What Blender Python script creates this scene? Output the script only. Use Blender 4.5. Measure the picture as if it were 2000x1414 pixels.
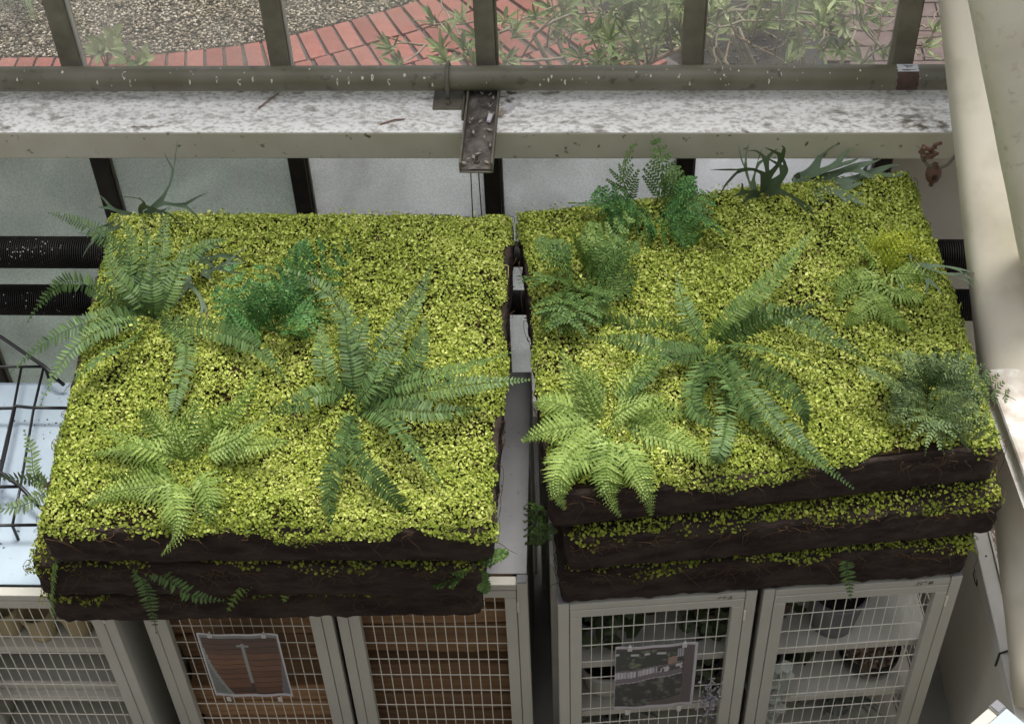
import bpy, math, random
import numpy as np
from mathutils import Vector, Matrix

# ------------------------------------------------------------------ clean
for o in list(bpy.data.objects): bpy.data.objects.remove(o)
scene = bpy.context.scene
COL = scene.collection
rng = np.random.default_rng(7)
random.seed(7)

# ------------------------------------------------------------------ camera
F = 3000.0                                   # focal length in photo pixels (photo is 2000 wide)
_n = np.array([130., 2843., F]); _n /= np.linalg.norm(_n)
_x = np.array([1., .0075, -.0505]); _x -= _n*_x.dot(_n); _x /= np.linalg.norm(_x)
_z = -_n; _y = np.cross(_z, _x)
ROT = np.array([_x, _y, _z])                 # world = ROT @ cam (x right, y down, z forward)
CAM = np.array([0., 0., 3.96])
def ray(px, py): return ROT @ np.array([px-1000., py-707., F])
def pz(px, py, z):
    d = ray(px, py); return CAM + d*((z-CAM[2])/d[2])
def pyy(px, py, y):
    d = ray(px, py); return CAM + d*((y-CAM[1])/d[1])
cd = bpy.data.cameras.new('camera'); cam = bpy.data.objects.new('camera', cd); COL.objects.link(cam)
cd.sensor_width = 36.0; cd.lens = 36.0*F/2000.0; cd.clip_start = .05; cd.clip_end = 2000
m = Matrix.Identity(4)
for i, c in enumerate(([1,0,0],[0,-1,0],[0,0,-1])):
    v = ROT @ np.array(c, float)
    for j in range(3): m[j][i] = v[j]
for j in range(3): m[j][3] = CAM[j]
cam.matrix_world = m
scene.camera = cam

# ------------------------------------------------------------------ light
SUN_EL, SUN_AZ = math.radians(76), math.radians(25)
w = bpy.data.worlds.new('World'); scene.world = w; w.use_nodes = True
nt = w.node_tree; bg = nt.nodes['Background']
sky = nt.nodes.new('ShaderNodeTexSky'); sky.sky_type = 'NISHITA'; sky.sun_disc = False
sky.sun_elevation = SUN_EL; sky.sun_rotation = SUN_AZ; sky.air_density = 1.0; sky.dust_density = 4.0
hs = nt.nodes.new('ShaderNodeHueSaturation'); hs.inputs['Saturation'].default_value = .28
nt.links.new(sky.outputs[0], hs.inputs['Color']); nt.links.new(hs.outputs[0], bg.inputs[0])
bg.inputs[1].default_value = .12
sl = bpy.data.lights.new('sun', 'SUN'); sl.energy = 1.5; sl.angle = math.radians(18); sl.color = (1., .96, .9)
sun = bpy.data.objects.new('sun', sl); COL.objects.link(sun)
sd = Vector((math.sin(SUN_AZ)*math.cos(SUN_EL), math.cos(SUN_AZ)*math.cos(SUN_EL), math.sin(SUN_EL)))
sun.rotation_euler = sd.to_track_quat('Z', 'Y').to_euler(); sun.location = (0, 0, 9)
vs = scene.view_settings; vs.view_transform = 'Standard'; vs.look = 'None'; vs.gamma = 1.0; vs.use_curve_mapping = False
vs.exposure = 0.92
scene.render.engine = 'CYCLES'
scene.cycles.max_bounces = 8; scene.cycles.transparent_max_bounces = 12

# ------------------------------------------------------------------ materials
MATS = {}
def mat(name, col, rough=.6, metal=0., col2=None, scale=8., lo=.35, hi=.65, bump=0., bscale=60., spec=.5,
        col3=None, scale3=90., lo3=.62, hi3=.7, stretch=(1,1,1), trans=0., attr=False, detail=6., patch=None, objrand=0.):
    """Principled with two noise layers (wear / specks) in object space; attr = colour ramp on the 'rnd' attribute"""
    if name in MATS: return MATS[name]
    M = bpy.data.materials.new(name); M.use_nodes = True
    t = M.node_tree; N = t.nodes; L = t.links; p = N['Principled BSDF']
    p.inputs['Roughness'].default_value = rough; p.inputs['Metallic'].default_value = metal
    p.inputs['Specular IOR Level'].default_value = spec
    c4 = lambda c: (c[0], c[1], c[2], 1.)
    out = None
    tc = N.new('ShaderNodeTexCoord'); mp = N.new('ShaderNodeMapping'); mp.inputs['Scale'].default_value = stretch
    L.new(tc.outputs['Object'], mp.inputs[0])
    def noise(s, lo, hi, d=6.):
        n = N.new('ShaderNodeTexNoise'); n.inputs['Scale'].default_value = s; n.inputs['Detail'].default_value = d
        L.new(mp.outputs[0], n.inputs['Vector'])
        r = N.new('ShaderNodeMapRange'); r.inputs[1].default_value = lo; r.inputs[2].default_value = hi
        L.new(n.outputs[0], r.inputs[0]); return r.outputs[0], n
    if attr:
        a = N.new('ShaderNodeAttribute'); a.attribute_name = 'rnd'
        cr = N.new('ShaderNodeValToRGB'); e = cr.color_ramp.elements
        e[0].color = c4(col); e[1].color = c4(col2)
        if col3: x = e.new(.5); x.color = c4(col3)
        L.new(a.outputs['Fac'], cr.inputs[0]); out = cr.outputs[0]
    else:
        if col2:
            f, _ = noise(scale, lo, hi, detail)
            mx = N.new('ShaderNodeMix'); mx.data_type = 'RGBA'
            mx.inputs[6].default_value = c4(col); mx.inputs[7].default_value = c4(col2); L.new(f, mx.inputs[0]); out = mx.outputs[2]
        if col3:
            f, _ = noise(scale3, lo3, hi3, 4.)
            if patch:
                g_, _ = noise(patch, .40, .62, 5.); mm_ = N.new('ShaderNodeMath'); mm_.operation = 'MULTIPLY'; L.new(f, mm_.inputs[0]); L.new(g_, mm_.inputs[1]); f = mm_.outputs[0]
            mx2 = N.new('ShaderNodeMix'); mx2.data_type = 'RGBA'
            if out: L.new(out, mx2.inputs[6])
            else: mx2.inputs[6].default_value = c4(col)
            mx2.inputs[7].default_value = c4(col3); L.new(f, mx2.inputs[0]); out = mx2.outputs[2]
    if objrand and out:
        oi = N.new('ShaderNodeObjectInfo'); hv = N.new('ShaderNodeHueSaturation'); mr = N.new('ShaderNodeMapRange'); mr.inputs[3].default_value = 1-objrand; mr.inputs[4].default_value = 1+objrand
        L.new(oi.outputs['Random'], mr.inputs[0]); L.new(mr.outputs[0], hv.inputs['Value']); L.new(out, hv.inputs['Color']); out = hv.outputs[0]
    if out: L.new(out, p.inputs['Base Color'])
    else: p.inputs['Base Color'].default_value = c4(col)
    if bump:
        _, n = noise(bscale, 0, 1, 8.)
        b = N.new('ShaderNodeBump'); b.inputs['Strength'].default_value = min(1., bump); b.inputs['Distance'].default_value = .01*bump
        L.new(n.outputs[0], b.inputs['Height']); L.new(b.outputs[0], p.inputs['Normal'])
    if trans:
        tr = N.new('ShaderNodeBsdfTranslucent'); ms = N.new('ShaderNodeMixShader'); ms.inputs[0].default_value = trans
        if out: L.new(out, tr.inputs[0])
        else: tr.inputs[0].default_value = c4(col)
        L.new(p.outputs[0], ms.inputs[1]); L.new(tr.outputs[0], ms.inputs[2])
        L.new(ms.outputs[0], N['Material Output'].inputs[0])
    MATS[name] = M; return M

def glass_mat(name, dust, dustcol, lo=.3, hi=.75, scale=6., speck=0., tl_=.5):
    """window pane: clear glass under an uneven film of dust"""
    if name in MATS: return MATS[name]
    M = bpy.data.materials.new(name); M.use_nodes = True
    t = M.node_tree; N = t.nodes; L = t.links
    for n in list(N):
        if n.type == 'BSDF_PRINCIPLED': N.remove(n)
    out = N['Material Output']
    tc = N.new('ShaderNodeTexCoord')
    n = N.new('ShaderNodeTexNoise'); n.inputs['Scale'].default_value = scale; n.inputs['Detail'].default_value = 8
    L.new(tc.outputs['Object'], n.inputs['Vector'])
    r = N.new('ShaderNodeMapRange'); r.inputs[1].default_value = lo; r.inputs[2].default_value = hi
    r.inputs[3].default_value = dust[0]; r.inputs[4].default_value = dust[1]; L.new(n.outputs[0], r.inputs[0])
    tp = N.new('ShaderNodeBsdfTransparent'); tp.inputs[0].default_value = (.94, .96, .95, 1)
    gl = N.new('ShaderNodeBsdfGlossy'); gl.inputs['Roughness'].default_value = .03
    fr = N.new('ShaderNodeFresnel'); fr.inputs[0].default_value = 1.3
    m1 = N.new('ShaderNodeMixShader'); L.new(fr.outputs[0], m1.inputs[0]); L.new(tp.outputs[0], m1.inputs[1]); L.new(gl.outputs[0], m1.inputs[2])
    df = N.new('ShaderNodeBsdfDiffuse'); tl = N.new('ShaderNodeBsdfTranslucent')
    n2 = N.new('ShaderNodeTexNoise'); n2.inputs['Scale'].default_value = 260; n2.inputs['Detail'].default_value = 3
    L.new(tc.outputs['Object'], n2.inputs['Vector'])
    mx = N.new('ShaderNodeMix'); mx.data_type = 'RGBA'
    k = 1.-speck
    mx.inputs[6].default_value = (dustcol[0]*k, dustcol[1]*k, dustcol[2]*k, 1); mx.inputs[7].default_value = (*dustcol, 1)
    r2 = N.new('ShaderNodeMapRange'); r2.inputs[1].default_value = .4; r2.inputs[2].default_value = .6
    L.new(n2.outputs[0], r2.inputs[0]); L.new(r2.outputs[0], mx.inputs[0])
    n3 = N.new('ShaderNodeTexNoise'); n3.inputs['Scale'].default_value = 3.2; n3.inputs['Detail'].default_value = 7; n3.inputs['Distortion'].default_value = .8
    L.new(tc.outputs['Object'], n3.inputs['Vector']); r3 = N.new('ShaderNodeMapRange'); r3.inputs[1].default_value = .32; r3.inputs[2].default_value = .68; r3.inputs[3].default_value = .80; r3.inputs[4].default_value = 1.06
    L.new(n3.outputs[0], r3.inputs[0]); hv = N.new('ShaderNodeHueSaturation'); L.new(r3.outputs[0], hv.inputs['Value']); L.new(mx.outputs[2], hv.inputs['Color'])
    L.new(hv.outputs[0], df.inputs[0]); L.new(hv.outputs[0], tl.inputs[0])
    m2 = N.new('ShaderNodeMixShader'); m2.inputs[0].default_value = tl_; L.new(df.outputs[0], m2.inputs[1]); L.new(tl.outputs[0], m2.inputs[2])
    m3 = N.new('ShaderNodeMixShader'); L.new(r.outputs[0], m3.inputs[0]); L.new(m1.outputs[0], m3.inputs[1]); L.new(m2.outputs[0], m3.inputs[2])
    L.new(m3.outputs[0], out.inputs[0]); MATS[name] = M; return M

PEAT = mat('peat', (.028,.0195,.016), .95, col2=(.062,.045,.037), scale=22, bump=1., bscale=70, stretch=(.6,.6,1.5), spec=.15, col3=(.10,.08,.065), scale3=120, lo3=.70, hi3=.76)
SOILTOP = mat('pad_top', (.012,.010,.005), .95, col2=(.035,.022,.010), scale=40, bump=1., bscale=120, spec=.1)
MOSS = mat('creeping_leaves', (.09,.135,.015), .5, col2=(.80,.83,.29), col3=(.40,.475,.075), attr=True, trans=.18, spec=.25)
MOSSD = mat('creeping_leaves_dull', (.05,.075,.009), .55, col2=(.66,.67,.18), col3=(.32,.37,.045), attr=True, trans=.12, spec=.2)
ROOT = mat('root_thread', (.085,.05,.025), .8, spec=.2)
RUNNER = mat('runner_stem', (.11,.07,.03), .7, col2=(.50,.50,.16), attr=True, spec=.2)
SWORD = mat('sword_fern', (.030,.068,.018), .45, col2=(.155,.255,.075), attr=True, trans=.15, spec=.35)
SWORDL = mat('sword_fern_light', (.07,.135,.025), .45, col2=(.26,.38,.09), attr=True, trans=.15, spec=.35)
LIME = mat('lime_fern', (.11,.19,.028), .45, col2=(.42,.54,.15), attr=True, trans=.2, spec=.35)
LIMEY = mat('yellow_fern', (.24,.32,.02), .45, col2=(.52,.56,.07), attr=True, trans=.2, spec=.35)
TEAL = mat('teal_fern', (.022,.070,.018), .5, col2=(.14,.32,.085), attr=True, trans=.12, spec=.3)
FINE = mat('grey_fern', (.045,.08,.028), .5, col2=(.21,.29,.11), attr=True, trans=.1, spec=.3)
FINEG = mat('dark_green_fern', (.035,.08,.016), .5, col2=(.17,.28,.07), attr=True, trans=.1, spec=.3)
STAG = mat('staghorn', (.038,.068,.042), .55, col2=(.15,.21,.13), attr=True, trans=.05, spec=.3)
STEM = mat('fern_stem', (.05,.055,.02), .6)
CABP = mat('cabinet_paint', (.48,.465,.40), .45, col2=(.52,.505,.44), scale=5, spec=.4)
CABW = mat('grille_wire', (.80,.76,.66), .45, spec=.4)
GALV = mat('galvanised_sheet', (.44,.53,.60), .6, metal=.15, spec=.25, col2=(.37,.45,.52), scale=7, bump=.12, bscale=30, col3=(.35,.37,.36), scale3=60, lo3=.66, hi3=.74)
TOPG = mat('grey_sheet', (.24,.24,.25), .5, col2=(.29,.29,.30), scale=9, col3=(.12,.12,.12), scale3=70, lo3=.66, hi3=.72)
CABIN = mat('cabinet_inside', (.10,.10,.09), .7)
SHELF = mat('shelf_white', (.66,.64,.57), .5, col2=(.58,.56,.49), scale=9)
SILLT = mat('sill_dusty', (.95,.94,.91), .85, col2=(.60,.57,.52), scale=120, lo=.47, hi=.64, col3=(.17,.145,.11), scale3=48, lo3=.50, hi3=.66, patch=5.5, stretch=(.6,1,1), bump=.5, bscale=90, spec=.2, detail=10)
SILLF = mat('sill_face', (.54,.51,.40), .7, col2=(.60,.57,.47), scale=9, col3=(.10,.085,.055), scale3=38, lo3=.64, hi3=.72, bump=.25, bscale=40, spec=.3)
BAR = mat('glazing_bar', (.23,.215,.16), .6, col2=(.17,.155,.115), scale=20, spec=.3)
BARD = mat('glazing_bar_dark', (.03,.027,.022), .6, col2=(.05,.042,.03), scale=20, spec=.3)
PIPE = mat('olive_pipe', (.125,.115,.074), .42, col2=(.175,.163,.12), scale=7, col3=(.06,.055,.04), scale3=25, lo3=.6, hi3=.72, bump=.15, bscale=70)
DROP = mat('dropping', (.62,.60,.50), .8)
STEEL = mat('dirty_steel', (.16,.145,.11), .6, col2=(.10,.085,.065), scale=25, bump=.2, bscale=80)
DIRT = mat('channel_dirt', (.075,.065,.055), .9, col2=(.20,.18,.16), scale=35, bump=1., bscale=90, spec=.1)
HEAT = mat('black_finned', (.012,.011,.010), .55, col2=(.03,.025,.02), scale=15, spec=.35)
BEIGE = mat('beige_paint', (.62,.57,.45), .55, col2=(.68,.63,.52), scale=3, col3=(.47,.43,.33), scale3=9, lo3=.5, hi3=.85, bump=.12, bscale=50)
BEIGE2 = mat('chalky_paint', (.56,.53,.45), .75, col2=(.66,.64,.60), scale=10, lo=.4, hi=.6, col3=(.38,.35,.28), scale3=45, lo3=.58, hi3=.72, bump=.4, bscale=60)
PLAST = mat('plaster', (.58,.55,.46), .75, col2=(.64,.61,.52), scale=4, bump=.2, bscale=80)
WHITEP = mat('white_flange', (.66,.64,.58), .5, col2=(.58,.56,.50), scale=10)
INK = mat('ink', (.02,.02,.02), .6)
PAPER = mat('paper', (.60,.58,.60), .5)
BLACKW = mat('black_wire', (.008,.008,.009), .35)
BRICK = mat('red_brick', (.25,.095,.08), .85, col2=(.30,.12,.10), scale=30, bump=.3, bscale=120, spec=.2, objrand=.14)
BRICK2 = mat('red_brick_pale', (.27,.11,.09), .85, col2=(.32,.135,.112), scale=30, bump=.3, bscale=120, spec=.2, objrand=.14)
BRICKD = mat('brown_brick', (.13,.085,.08), .85, col2=(.18,.125,.12), scale=20, bump=.3, bscale=120, spec=.2)
MORTAR = mat('mortar', (.12,.10,.09), .95, col2=(.08,.065,.06), scale=40)
SOIL = mat('soil', (.022,.020,.020), .95, col2=(.045,.038,.035), scale=12, bump=1., bscale=40, spec=.1)
PEB = mat('pebble', (.09,.072,.055), .75, col2=(.76,.67,.56), col3=(.34,.275,.205), attr=True, spec=.2)
GROUND = mat('ground_soil', (.10,.085,.07), .95, col2=(.16,.14,.115), scale=30, bump=.6, bscale=80, spec=.1)
FLOOR = mat('floor_concrete', (.30,.29,.27), .8, col2=(.22,.21,.20), scale=3)
WALLM = mat('gallery_blocker', (.50,.48,.43), .9)
BARK = mat('twig_bark', (.22,.18,.13), .85, col2=(.32,.28,.21), scale=40)
BARKR = mat('twig_bark_red', (.20,.12,.09), .85, col2=(.28,.2,.14), scale=40)
LEAF = mat('shrub_leaf', (.10,.15,.05), .5, col2=(.52,.56,.32), col3=(.25,.31,.12), attr=True, trans=.25, spec=.35)
GRASS = mat('strap_leaf', (.16,.24,.10), .55, col2=(.36,.42,.24), attr=True, trans=.2)
WOOD = mat('brown_plank', (.26,.15,.075), .8, col2=(.40,.245,.13), scale=9, stretch=(.25,3,6), col3=(.03,.018,.012), scale3=16, lo3=.6, hi3=.75, bump=.4, bscale=30, spec=.2, objrand=.45)
POTC = mat('cream_pot', (.46,.37,.20), .6, col2=(.52,.43,.26), scale=6)
POTG = mat('grey_pot', (.17,.17,.185), .55)
POTW = mat('white_pot', (.58,.57,.53), .4)
TERRA = mat('brown_pot', (.16,.10,.07), .7)
SILVL = mat('silver_leaf', (.40,.44,.38), .55, col2=(.70,.73,.66), attr=True, trans=.15)
DARKL = mat('dark_leaf', (.02,.035,.012), .5, col2=(.07,.10,.04), attr=True, trans=.1)
MIDL = mat('mid_leaf', (.04,.065,.025), .5, col2=(.16,.21,.10), attr=True, trans=.1)
SPIKE = mat('spiky_leaf', (.14,.17,.13), .55, col2=(.38,.42,.36), attr=True, trans=.15)
PODM = mat('brown_pod', (.10,.045,.028), .6, col2=(.17,.09,.06), scale=50, bump=.3)
CORD = mat('grey_cord', (.20,.20,.16), .8)
TAPEW = mat('white_tape', (.66,.67,.70), .6, col2=(.55,.55,.58), scale=40)
TAPEB = mat('brown_tape', (.055,.03,.025), .7, col2=(.09,.05,.04), scale=40)
CLEAR = glass_mat('window_glass', (.06,.29), (.78,.76,.70), .35, .75, 5.)
BOWLG = glass_mat('bowl_glass', (.02,.06), (.5,.5,.5))
PANEG = glass_mat('green_backlight_tint', (.80,.95), (.60,.67,.62), speck=.25, tl_=.7)  # green tint paints in the greenery and daylight showing through from outside
PANEM = glass_mat('frosted_pane', (.86,.97), (.84,.87,.86), speck=.18, tl_=.7)
PANEW = glass_mat('pale_backlight_tint', (.86,.97), (.94,.96,.97), speck=.08, tl_=.8)  # paler tint paints in the brighter daylight behind this pane

# ------------------------------------------------------------------ builders
def link(o): COL.objects.link(o); return o
def tag(o, label=None, cat=None, group=None, kind=None):
    if label: o['label'] = label
    if cat: o['category'] = cat
    if group: o['group'] = group
    if kind: o['kind'] = kind
    return o
def thing(name, label, cat, loc=(0,0,0), rz=0., group=None):
    o = link(bpy.data.objects.new(name, None)); o.empty_display_size = .05
    o.location = loc; o.rotation_euler = (0, 0, rz); return tag(o, label, cat, group)

class MB:
    """collects verts/faces (+ per-vertex 'rnd') and builds ONE mesh object"""
    def __init__(s): s.v = []; s.f = []; s.r = []; s.n = 0; s.mi = []; s.cur = 0
    def add(s, vs, fs, r=0.):
        k = s.n; s.v.extend([tuple(map(float, q)) for q in vs]); s.n += len(vs)
        s.f.extend([tuple(i+k for i in f) for f in fs]); s.r.extend([r]*len(vs)); s.mi.extend([s.cur]*len(fs)); return s
    def box(s, lo, hi, r=0.):
        (a,b,c),(d,e,f) = lo, hi
        return s.add([(a,b,c),(d,b,c),(d,e,c),(a,e,c),(a,b,f),(d,b,f),(d,e,f),(a,e,f)],
            [(0,3,2,1),(4,5,6,7),(0,1,5,4),(1,2,6,5),(2,3,7,6),(3,0,4,7)], r)
    def tube(s, pts, rad, n=8, r=0., cap=True):
        pts = [np.array(p, float) for p in pts]; N = len(pts)
        if not hasattr(rad, '__len__'): rad = [rad]*N
        vs = []; prev = None
        for i, p in enumerate(pts):
            t = pts[min(i+1,N-1)] - pts[max(i-1,0)]; t = t/(np.linalg.norm(t)+1e-12)
            if prev is None:
                u = np.cross(t, [0,0,1.]) if abs(t[2]) < .9 else np.cross(t, [1.,0,0])
            else: u = prev - t*prev.dot(t)
            u = u/(np.linalg.norm(u)+1e-12); prev = u; w_ = np.cross(t, u)
            for k in range(n):
                a = 2*math.pi*k/n; vs.append(p + rad[i]*(math.cos(a)*u + math.sin(a)*w_))
        fs = [(i*n+k, i*n+(k+1)%n, (i+1)*n+(k+1)%n, (i+1)*n+k) for i in range(N-1) for k in range(n)]
        if cap: fs += [tuple(range(n-1,-1,-1)), tuple((N-1)*n+k for k in range(n))]
        return s.add(vs, fs, r)
    def lathe(s, prof, c=(0,0,0), n=24, r=0.):
        vs = []; fs = []
        for (rr, z) in prof:
            for k in range(n):
                a = 2*math.pi*k/n; vs.append((c[0]+rr*math.cos(a), c[1]+rr*math.sin(a), c[2]+z))
        for i in range(len(prof)-1):
            for k in range(n): fs.append((i*n+k, i*n+(k+1)%n, (i+1)*n+(k+1)%n, (i+1)*n+k))
        fs.append(tuple(range(n-1,-1,-1)))
        return s.add(vs, fs, r)
    def build(s, name, material, parent=None, smooth=False, bevel=0.):
        me = bpy.data.meshes.new(name); me.from_pydata(s.v, [], s.f)
        ms = material if isinstance(material, (list, tuple)) else [material]
        for q in ms: me.materials.append(q)
        if len(ms) > 1: me.polygons.foreach_set('material_index', s.mi)
        a = me.attributes.new('rnd', 'FLOAT', 'POINT'); a.data.foreach_set('value', np.array(s.r, np.float32))
        if smooth: me.polygons.foreach_set('use_smooth', [True]*len(me.polygons))
        me.update()
        o = link(bpy.data.objects.new(name, me))
        if bevel:
            b = o.modifiers.new('bevel', 'BEVEL'); b.width = bevel; b.segments = 2; b.limit_method = 'ANGLE'
        if parent is not None: o.parent = parent
        return o
def box(name, lo, hi, material, parent=None, bevel=.002): return MB().box(lo, hi).build(name, material, parent, bevel=bevel)
def copyp(o, parent, loc=None, rot=None):
    c = o.copy(); link(c); c.parent = parent
    if loc is not None: c.location = loc
    if rot is not None: c.rotation_euler = rot
    return c

def np_leaves(P, Nn, yaw, size, cup, rnd, name, material, parent=None, shape=None, wid=None):
    """many small folded six-point leaves as one mesh"""
    n = len(P)
    Nn = Nn/np.linalg.norm(Nn, axis=1, keepdims=True)
    T = np.stack([np.cos(yaw), np.sin(yaw), np.zeros(n)], 1); T -= Nn*(T*Nn).sum(1, keepdims=True); T /= np.linalg.norm(T, axis=1, keepdims=True)+1e-9
    B = np.cross(Nn, T)
    if wid is not None: B = B*wid[:,None]
    sh = shape if shape is not None else np.array([(-1,0),(-.4,.85),(.5,.75),(1,0),(.5,-.75),(-.4,-.85)])
    V = np.empty((n,6,3), np.float32)
    for k in range(6):
        x, y = sh[k]
        V[:,k] = P + (T*x + B*y + Nn*(cup*abs(y))[:,None])*size[:,None]
    base = (np.arange(n)*6)[:,None]
    Fc = np.concatenate([base+np.array([0,3,2,1]), base+np.array([0,5,4,3])], 1).reshape(-1,4)
    me = bpy.data.meshes.new(name); me.vertices.add(n*6); me.vertices.foreach_set('co', V.reshape(-1))
    me.loops.add(len(Fc)*4); me.loops.foreach_set('vertex_index', Fc.reshape(-1).astype(np.int32))
    me.polygons.add(len(Fc)); me.polygons.foreach_set('loop_start', np.arange(len(Fc), dtype=np.int32)*4)
    me.polygons.foreach_set('loop_total', np.full(len(Fc), 4, np.int32))
    a = me.attributes.new('rnd', 'FLOAT', 'POINT'); a.data.foreach_set('value', np.repeat(rnd, 6).astype(np.float32))
    me.update(calc_edges=True); me.validate()
    me.materials.append(material)
    o = link(bpy.data.objects.new(name, me))
    if parent is not None: o.parent = parent
    return o

def lump(x, y, seed, freqs=(3., 7., 15.), amps=(.5, .3, .2)):
    """cheap smooth noise in about -1..1"""
    r = np.random.default_rng(seed); out = 0
    for f, a in zip(freqs, amps):
        for _ in range(3):
            th = r.uniform(0, 6.283); ph = r.uniform(0, 6.283); k = f*r.uniform(.7, 1.4)*6.283
            out = out + a/1.7*np.sin(k*(x*np.cos(th)+y*np.sin(th))+ph)
    return out

# ------------------------------------------------------------------ SETTING: ground, floor, path, beds
def sheet(name, pts, z, material, thick=None):
    mb = MB(); n = len(pts); mb.add([(p[0], p[1], z) for p in pts], [tuple(range(n))]); return tag(mb.build(name, material), kind='structure')
YG = 3.46                                    # glazing plane
sheet('ground', [(-300,3.6),(300,3.6),(300,400),(-300,400)], -.03, GROUND)
sheet('floor', [(-6,-4),(6,-4),(6,3.6),(-6,3.6)], 0., FLOOR)
sheet('planting_bed', [(-.75,3.7),(3.5,3.7),(3.5,7.2),(.6,7.2),(-.25,5.5)], -.020, SOIL)
# the brick path: radial brick courses following the kerb line of the gravel
edge_px = [(-420,122),(-260,118),(-120,115),(0,113),(150,113),(300,107),(450,92),(560,72),(640,52),(730,28),(800,8),(860,-14),(930,-42),(1010,-80)]
ed = np.array([pz(a, b, 0)[:2] for a, b in edge_px])
seg = np.linalg.norm(np.diff(ed, axis=0), axis=1); cum = np.r_[0, np.cumsum(seg)]
def edge_at(s):
    s = min(max(s, 0), cum[-1]-1e-6); x = np.interp(s, cum, ed[:,0]); y = np.interp(s, cum, ed[:,1])
    a = np.array([np.interp(s-.12, cum, ed[:,0]), np.interp(s-.12, cum, ed[:,1])]); b = np.array([np.interp(s+.12, cum, ed[:,0]), np.interp(s+.12, cum, ed[:,1])])
    t = b-a; t /= np.linalg.norm(t); return np.array([x, y]), t
NC, BL, BW = 6, .205, .080
inn = [edge_at(s)[0] + np.array([edge_at(s)[1][1], -edge_at(s)[1][0]])*(NC*(BL+.01)) for s in np.linspace(0, cum[-1], 40)]
outr = [edge_at(s)[0] for s in np.linspace(0, cum[-1], 40)]
path = MB(); nn = 40
path.add([(p[0],p[1],-.012) for p in outr]+[(p[0],p[1],-.012) for p in inn], [(i, i+1, nn+i+1, nn+i) for i in range(nn-1)])
path = tag(path.build('brick_path', MORTAR), kind='structure')
bricks = []
for mt_ in (BRICK, BRICK2):
    b = MB().box((-BW/2+.004,-BL,-.03), (BW/2-.004,0,0)).build('brick', mt_, path, bevel=.003); bricks.append(b)
first = [True, True]
for c in range(NC):
    s = .02 + (.04 if c % 2 else 0)
    while s < cum[-1]-.05:
        p, t = edge_at(s); nrm = np.array([t[1], -t[0]])
        q = p + nrm*(c*(BL+.01)+.004)
        if q[1] > 4.55:
            k = 0 if random.random() < .6 else 1
            ang = math.atan2(t[1], t[0]); pos = (q[0], q[1], .004+random.uniform(-.002,.002))
            rot = (random.uniform(-.006,.006), random.uniform(-.006,.006), ang+random.uniform(-.01,.01))
            if first[k]: bricks[k].location = pos; bricks[k].rotation_euler = rot; first[k] = False
            else: copyp(bricks[k], path, pos, rot)
        s += BW + (.003 if c == 0 else .002)
# darker brick paving on the far right
pv = tag(MB().add([(.9,4.6,-.012),(3.4,4.6,-.012),(3.4,6.9,-.012),(.9,6.9,-.012)], [(0,1,2,3)]).build('brick_paving', mat('dark_joint', (.035,.03,.03), .95)), kind='structure')
b0 = None
for r_ in range(14):
    for c_ in range(11):
        x = 1.0 + c_*.215 + (r_%2)*.107; y = 5.05 + r_*.11
        if x < 1.08: continue
        pos = (x, y, .003+random.uniform(-.002,.002)); rot = (0, 0, random.uniform(-.01,.01))
        if b0 is None: b0 = MB().box((-.104,-.051,-.03),(.104,.051,0)).build('brick', BRICKD, pv, bevel=.003); b0.location = pos
        else: copyp(b0, pv, pos, rot)
# gravel bed: pebbles beyond the kerb line
def pebbles(name, P, size, parent=None, kind='stuff', matl=PEB, flat=.6):
    n = len(P); octv = np.array([(1,0,0),(0,1,0),(-1,0,0),(0,-1,0),(0,0,1),(0,0,-1),(.72,.72,.35),(-.72,.72,.35),(-.72,-.72,.35),(.72,-.72,.35)])
    fc = np.array([(4,0,6),(4,6,1),(4,1,7),(4,7,2),(4,2,8),(4,8,3),(4,3,9),(4,9,0),(5,6,0),(5,1,6),(5,7,1),(5,2,7),(5,8,2),(5,3,8),(5,9,3),(5,0,9)])
    yaw = rng.uniform(0,6.28,n); sx = size*rng.uniform(.8,1.4,n); sy = size*rng.uniform(.6,.9,n); sz = size*flat*rng.uniform(.6,1.1,n)
    tilt = rng.normal(0,.4,n)
    J = octv[None]*(1+rng.normal(0,.12,(n,10,1)))
    X = J[:,:,0]*sx[:,None]; Y = J[:,:,1]*sy[:,None]; Z = J[:,:,2]*sz[:,None]
    Y, Z = Y*np.cos(tilt)[:,None]-Z*np.sin(tilt)[:,None], Y*np.sin(tilt)[:,None]+Z*np.cos(tilt)[:,None]
    V = np.stack([X*np.cos(yaw)[:,None]-Y*np.sin(yaw)[:,None], X*np.sin(yaw)[:,None]+Y*np.cos(yaw)[:,None], Z], 2) + P[:,None]
    Fc = (np.arange(n)*10)[:,None,None]+fc[None]; Fc = Fc.reshape(-1,3)
    me = bpy.data.meshes.new(name); me.vertices.add(n*10); me.vertices.foreach_set('co', V.astype(np.float32).reshape(-1))
    me.loops.add(len(Fc)*3); me.loops.foreach_set('vertex_index', Fc.reshape(-1).astype(np.int32))
    me.polygons.add(len(Fc)); me.polygons.foreach_set('loop_start', np.arange(len(Fc), dtype=np.int32)*3); me.polygons.foreach_set('loop_total', np.full(len(Fc),3,np.int32))
    a = me.attributes.new('rnd','FLOAT','POINT'); a.data.foreach_set('value', np.repeat(np.clip(rng.normal(.45,.25,n),0,1),10).astype(np.float32))
    me.polygons.foreach_set('use_smooth', [True]*len(Fc))
    me.update(calc_edges=True); me.materials.append(matl)
    o = link(bpy.data.objects.new(name, me)); o.parent = parent
    if kind: o['kind'] = kind
    return o
gx = rng.uniform(-3.7, .2, 42000); gy = rng.uniform(5.5, 6.6, 42000)
ey = np.interp(gx, ed[:,0], ed[:,1]); k = gy > ey+.015
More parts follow.
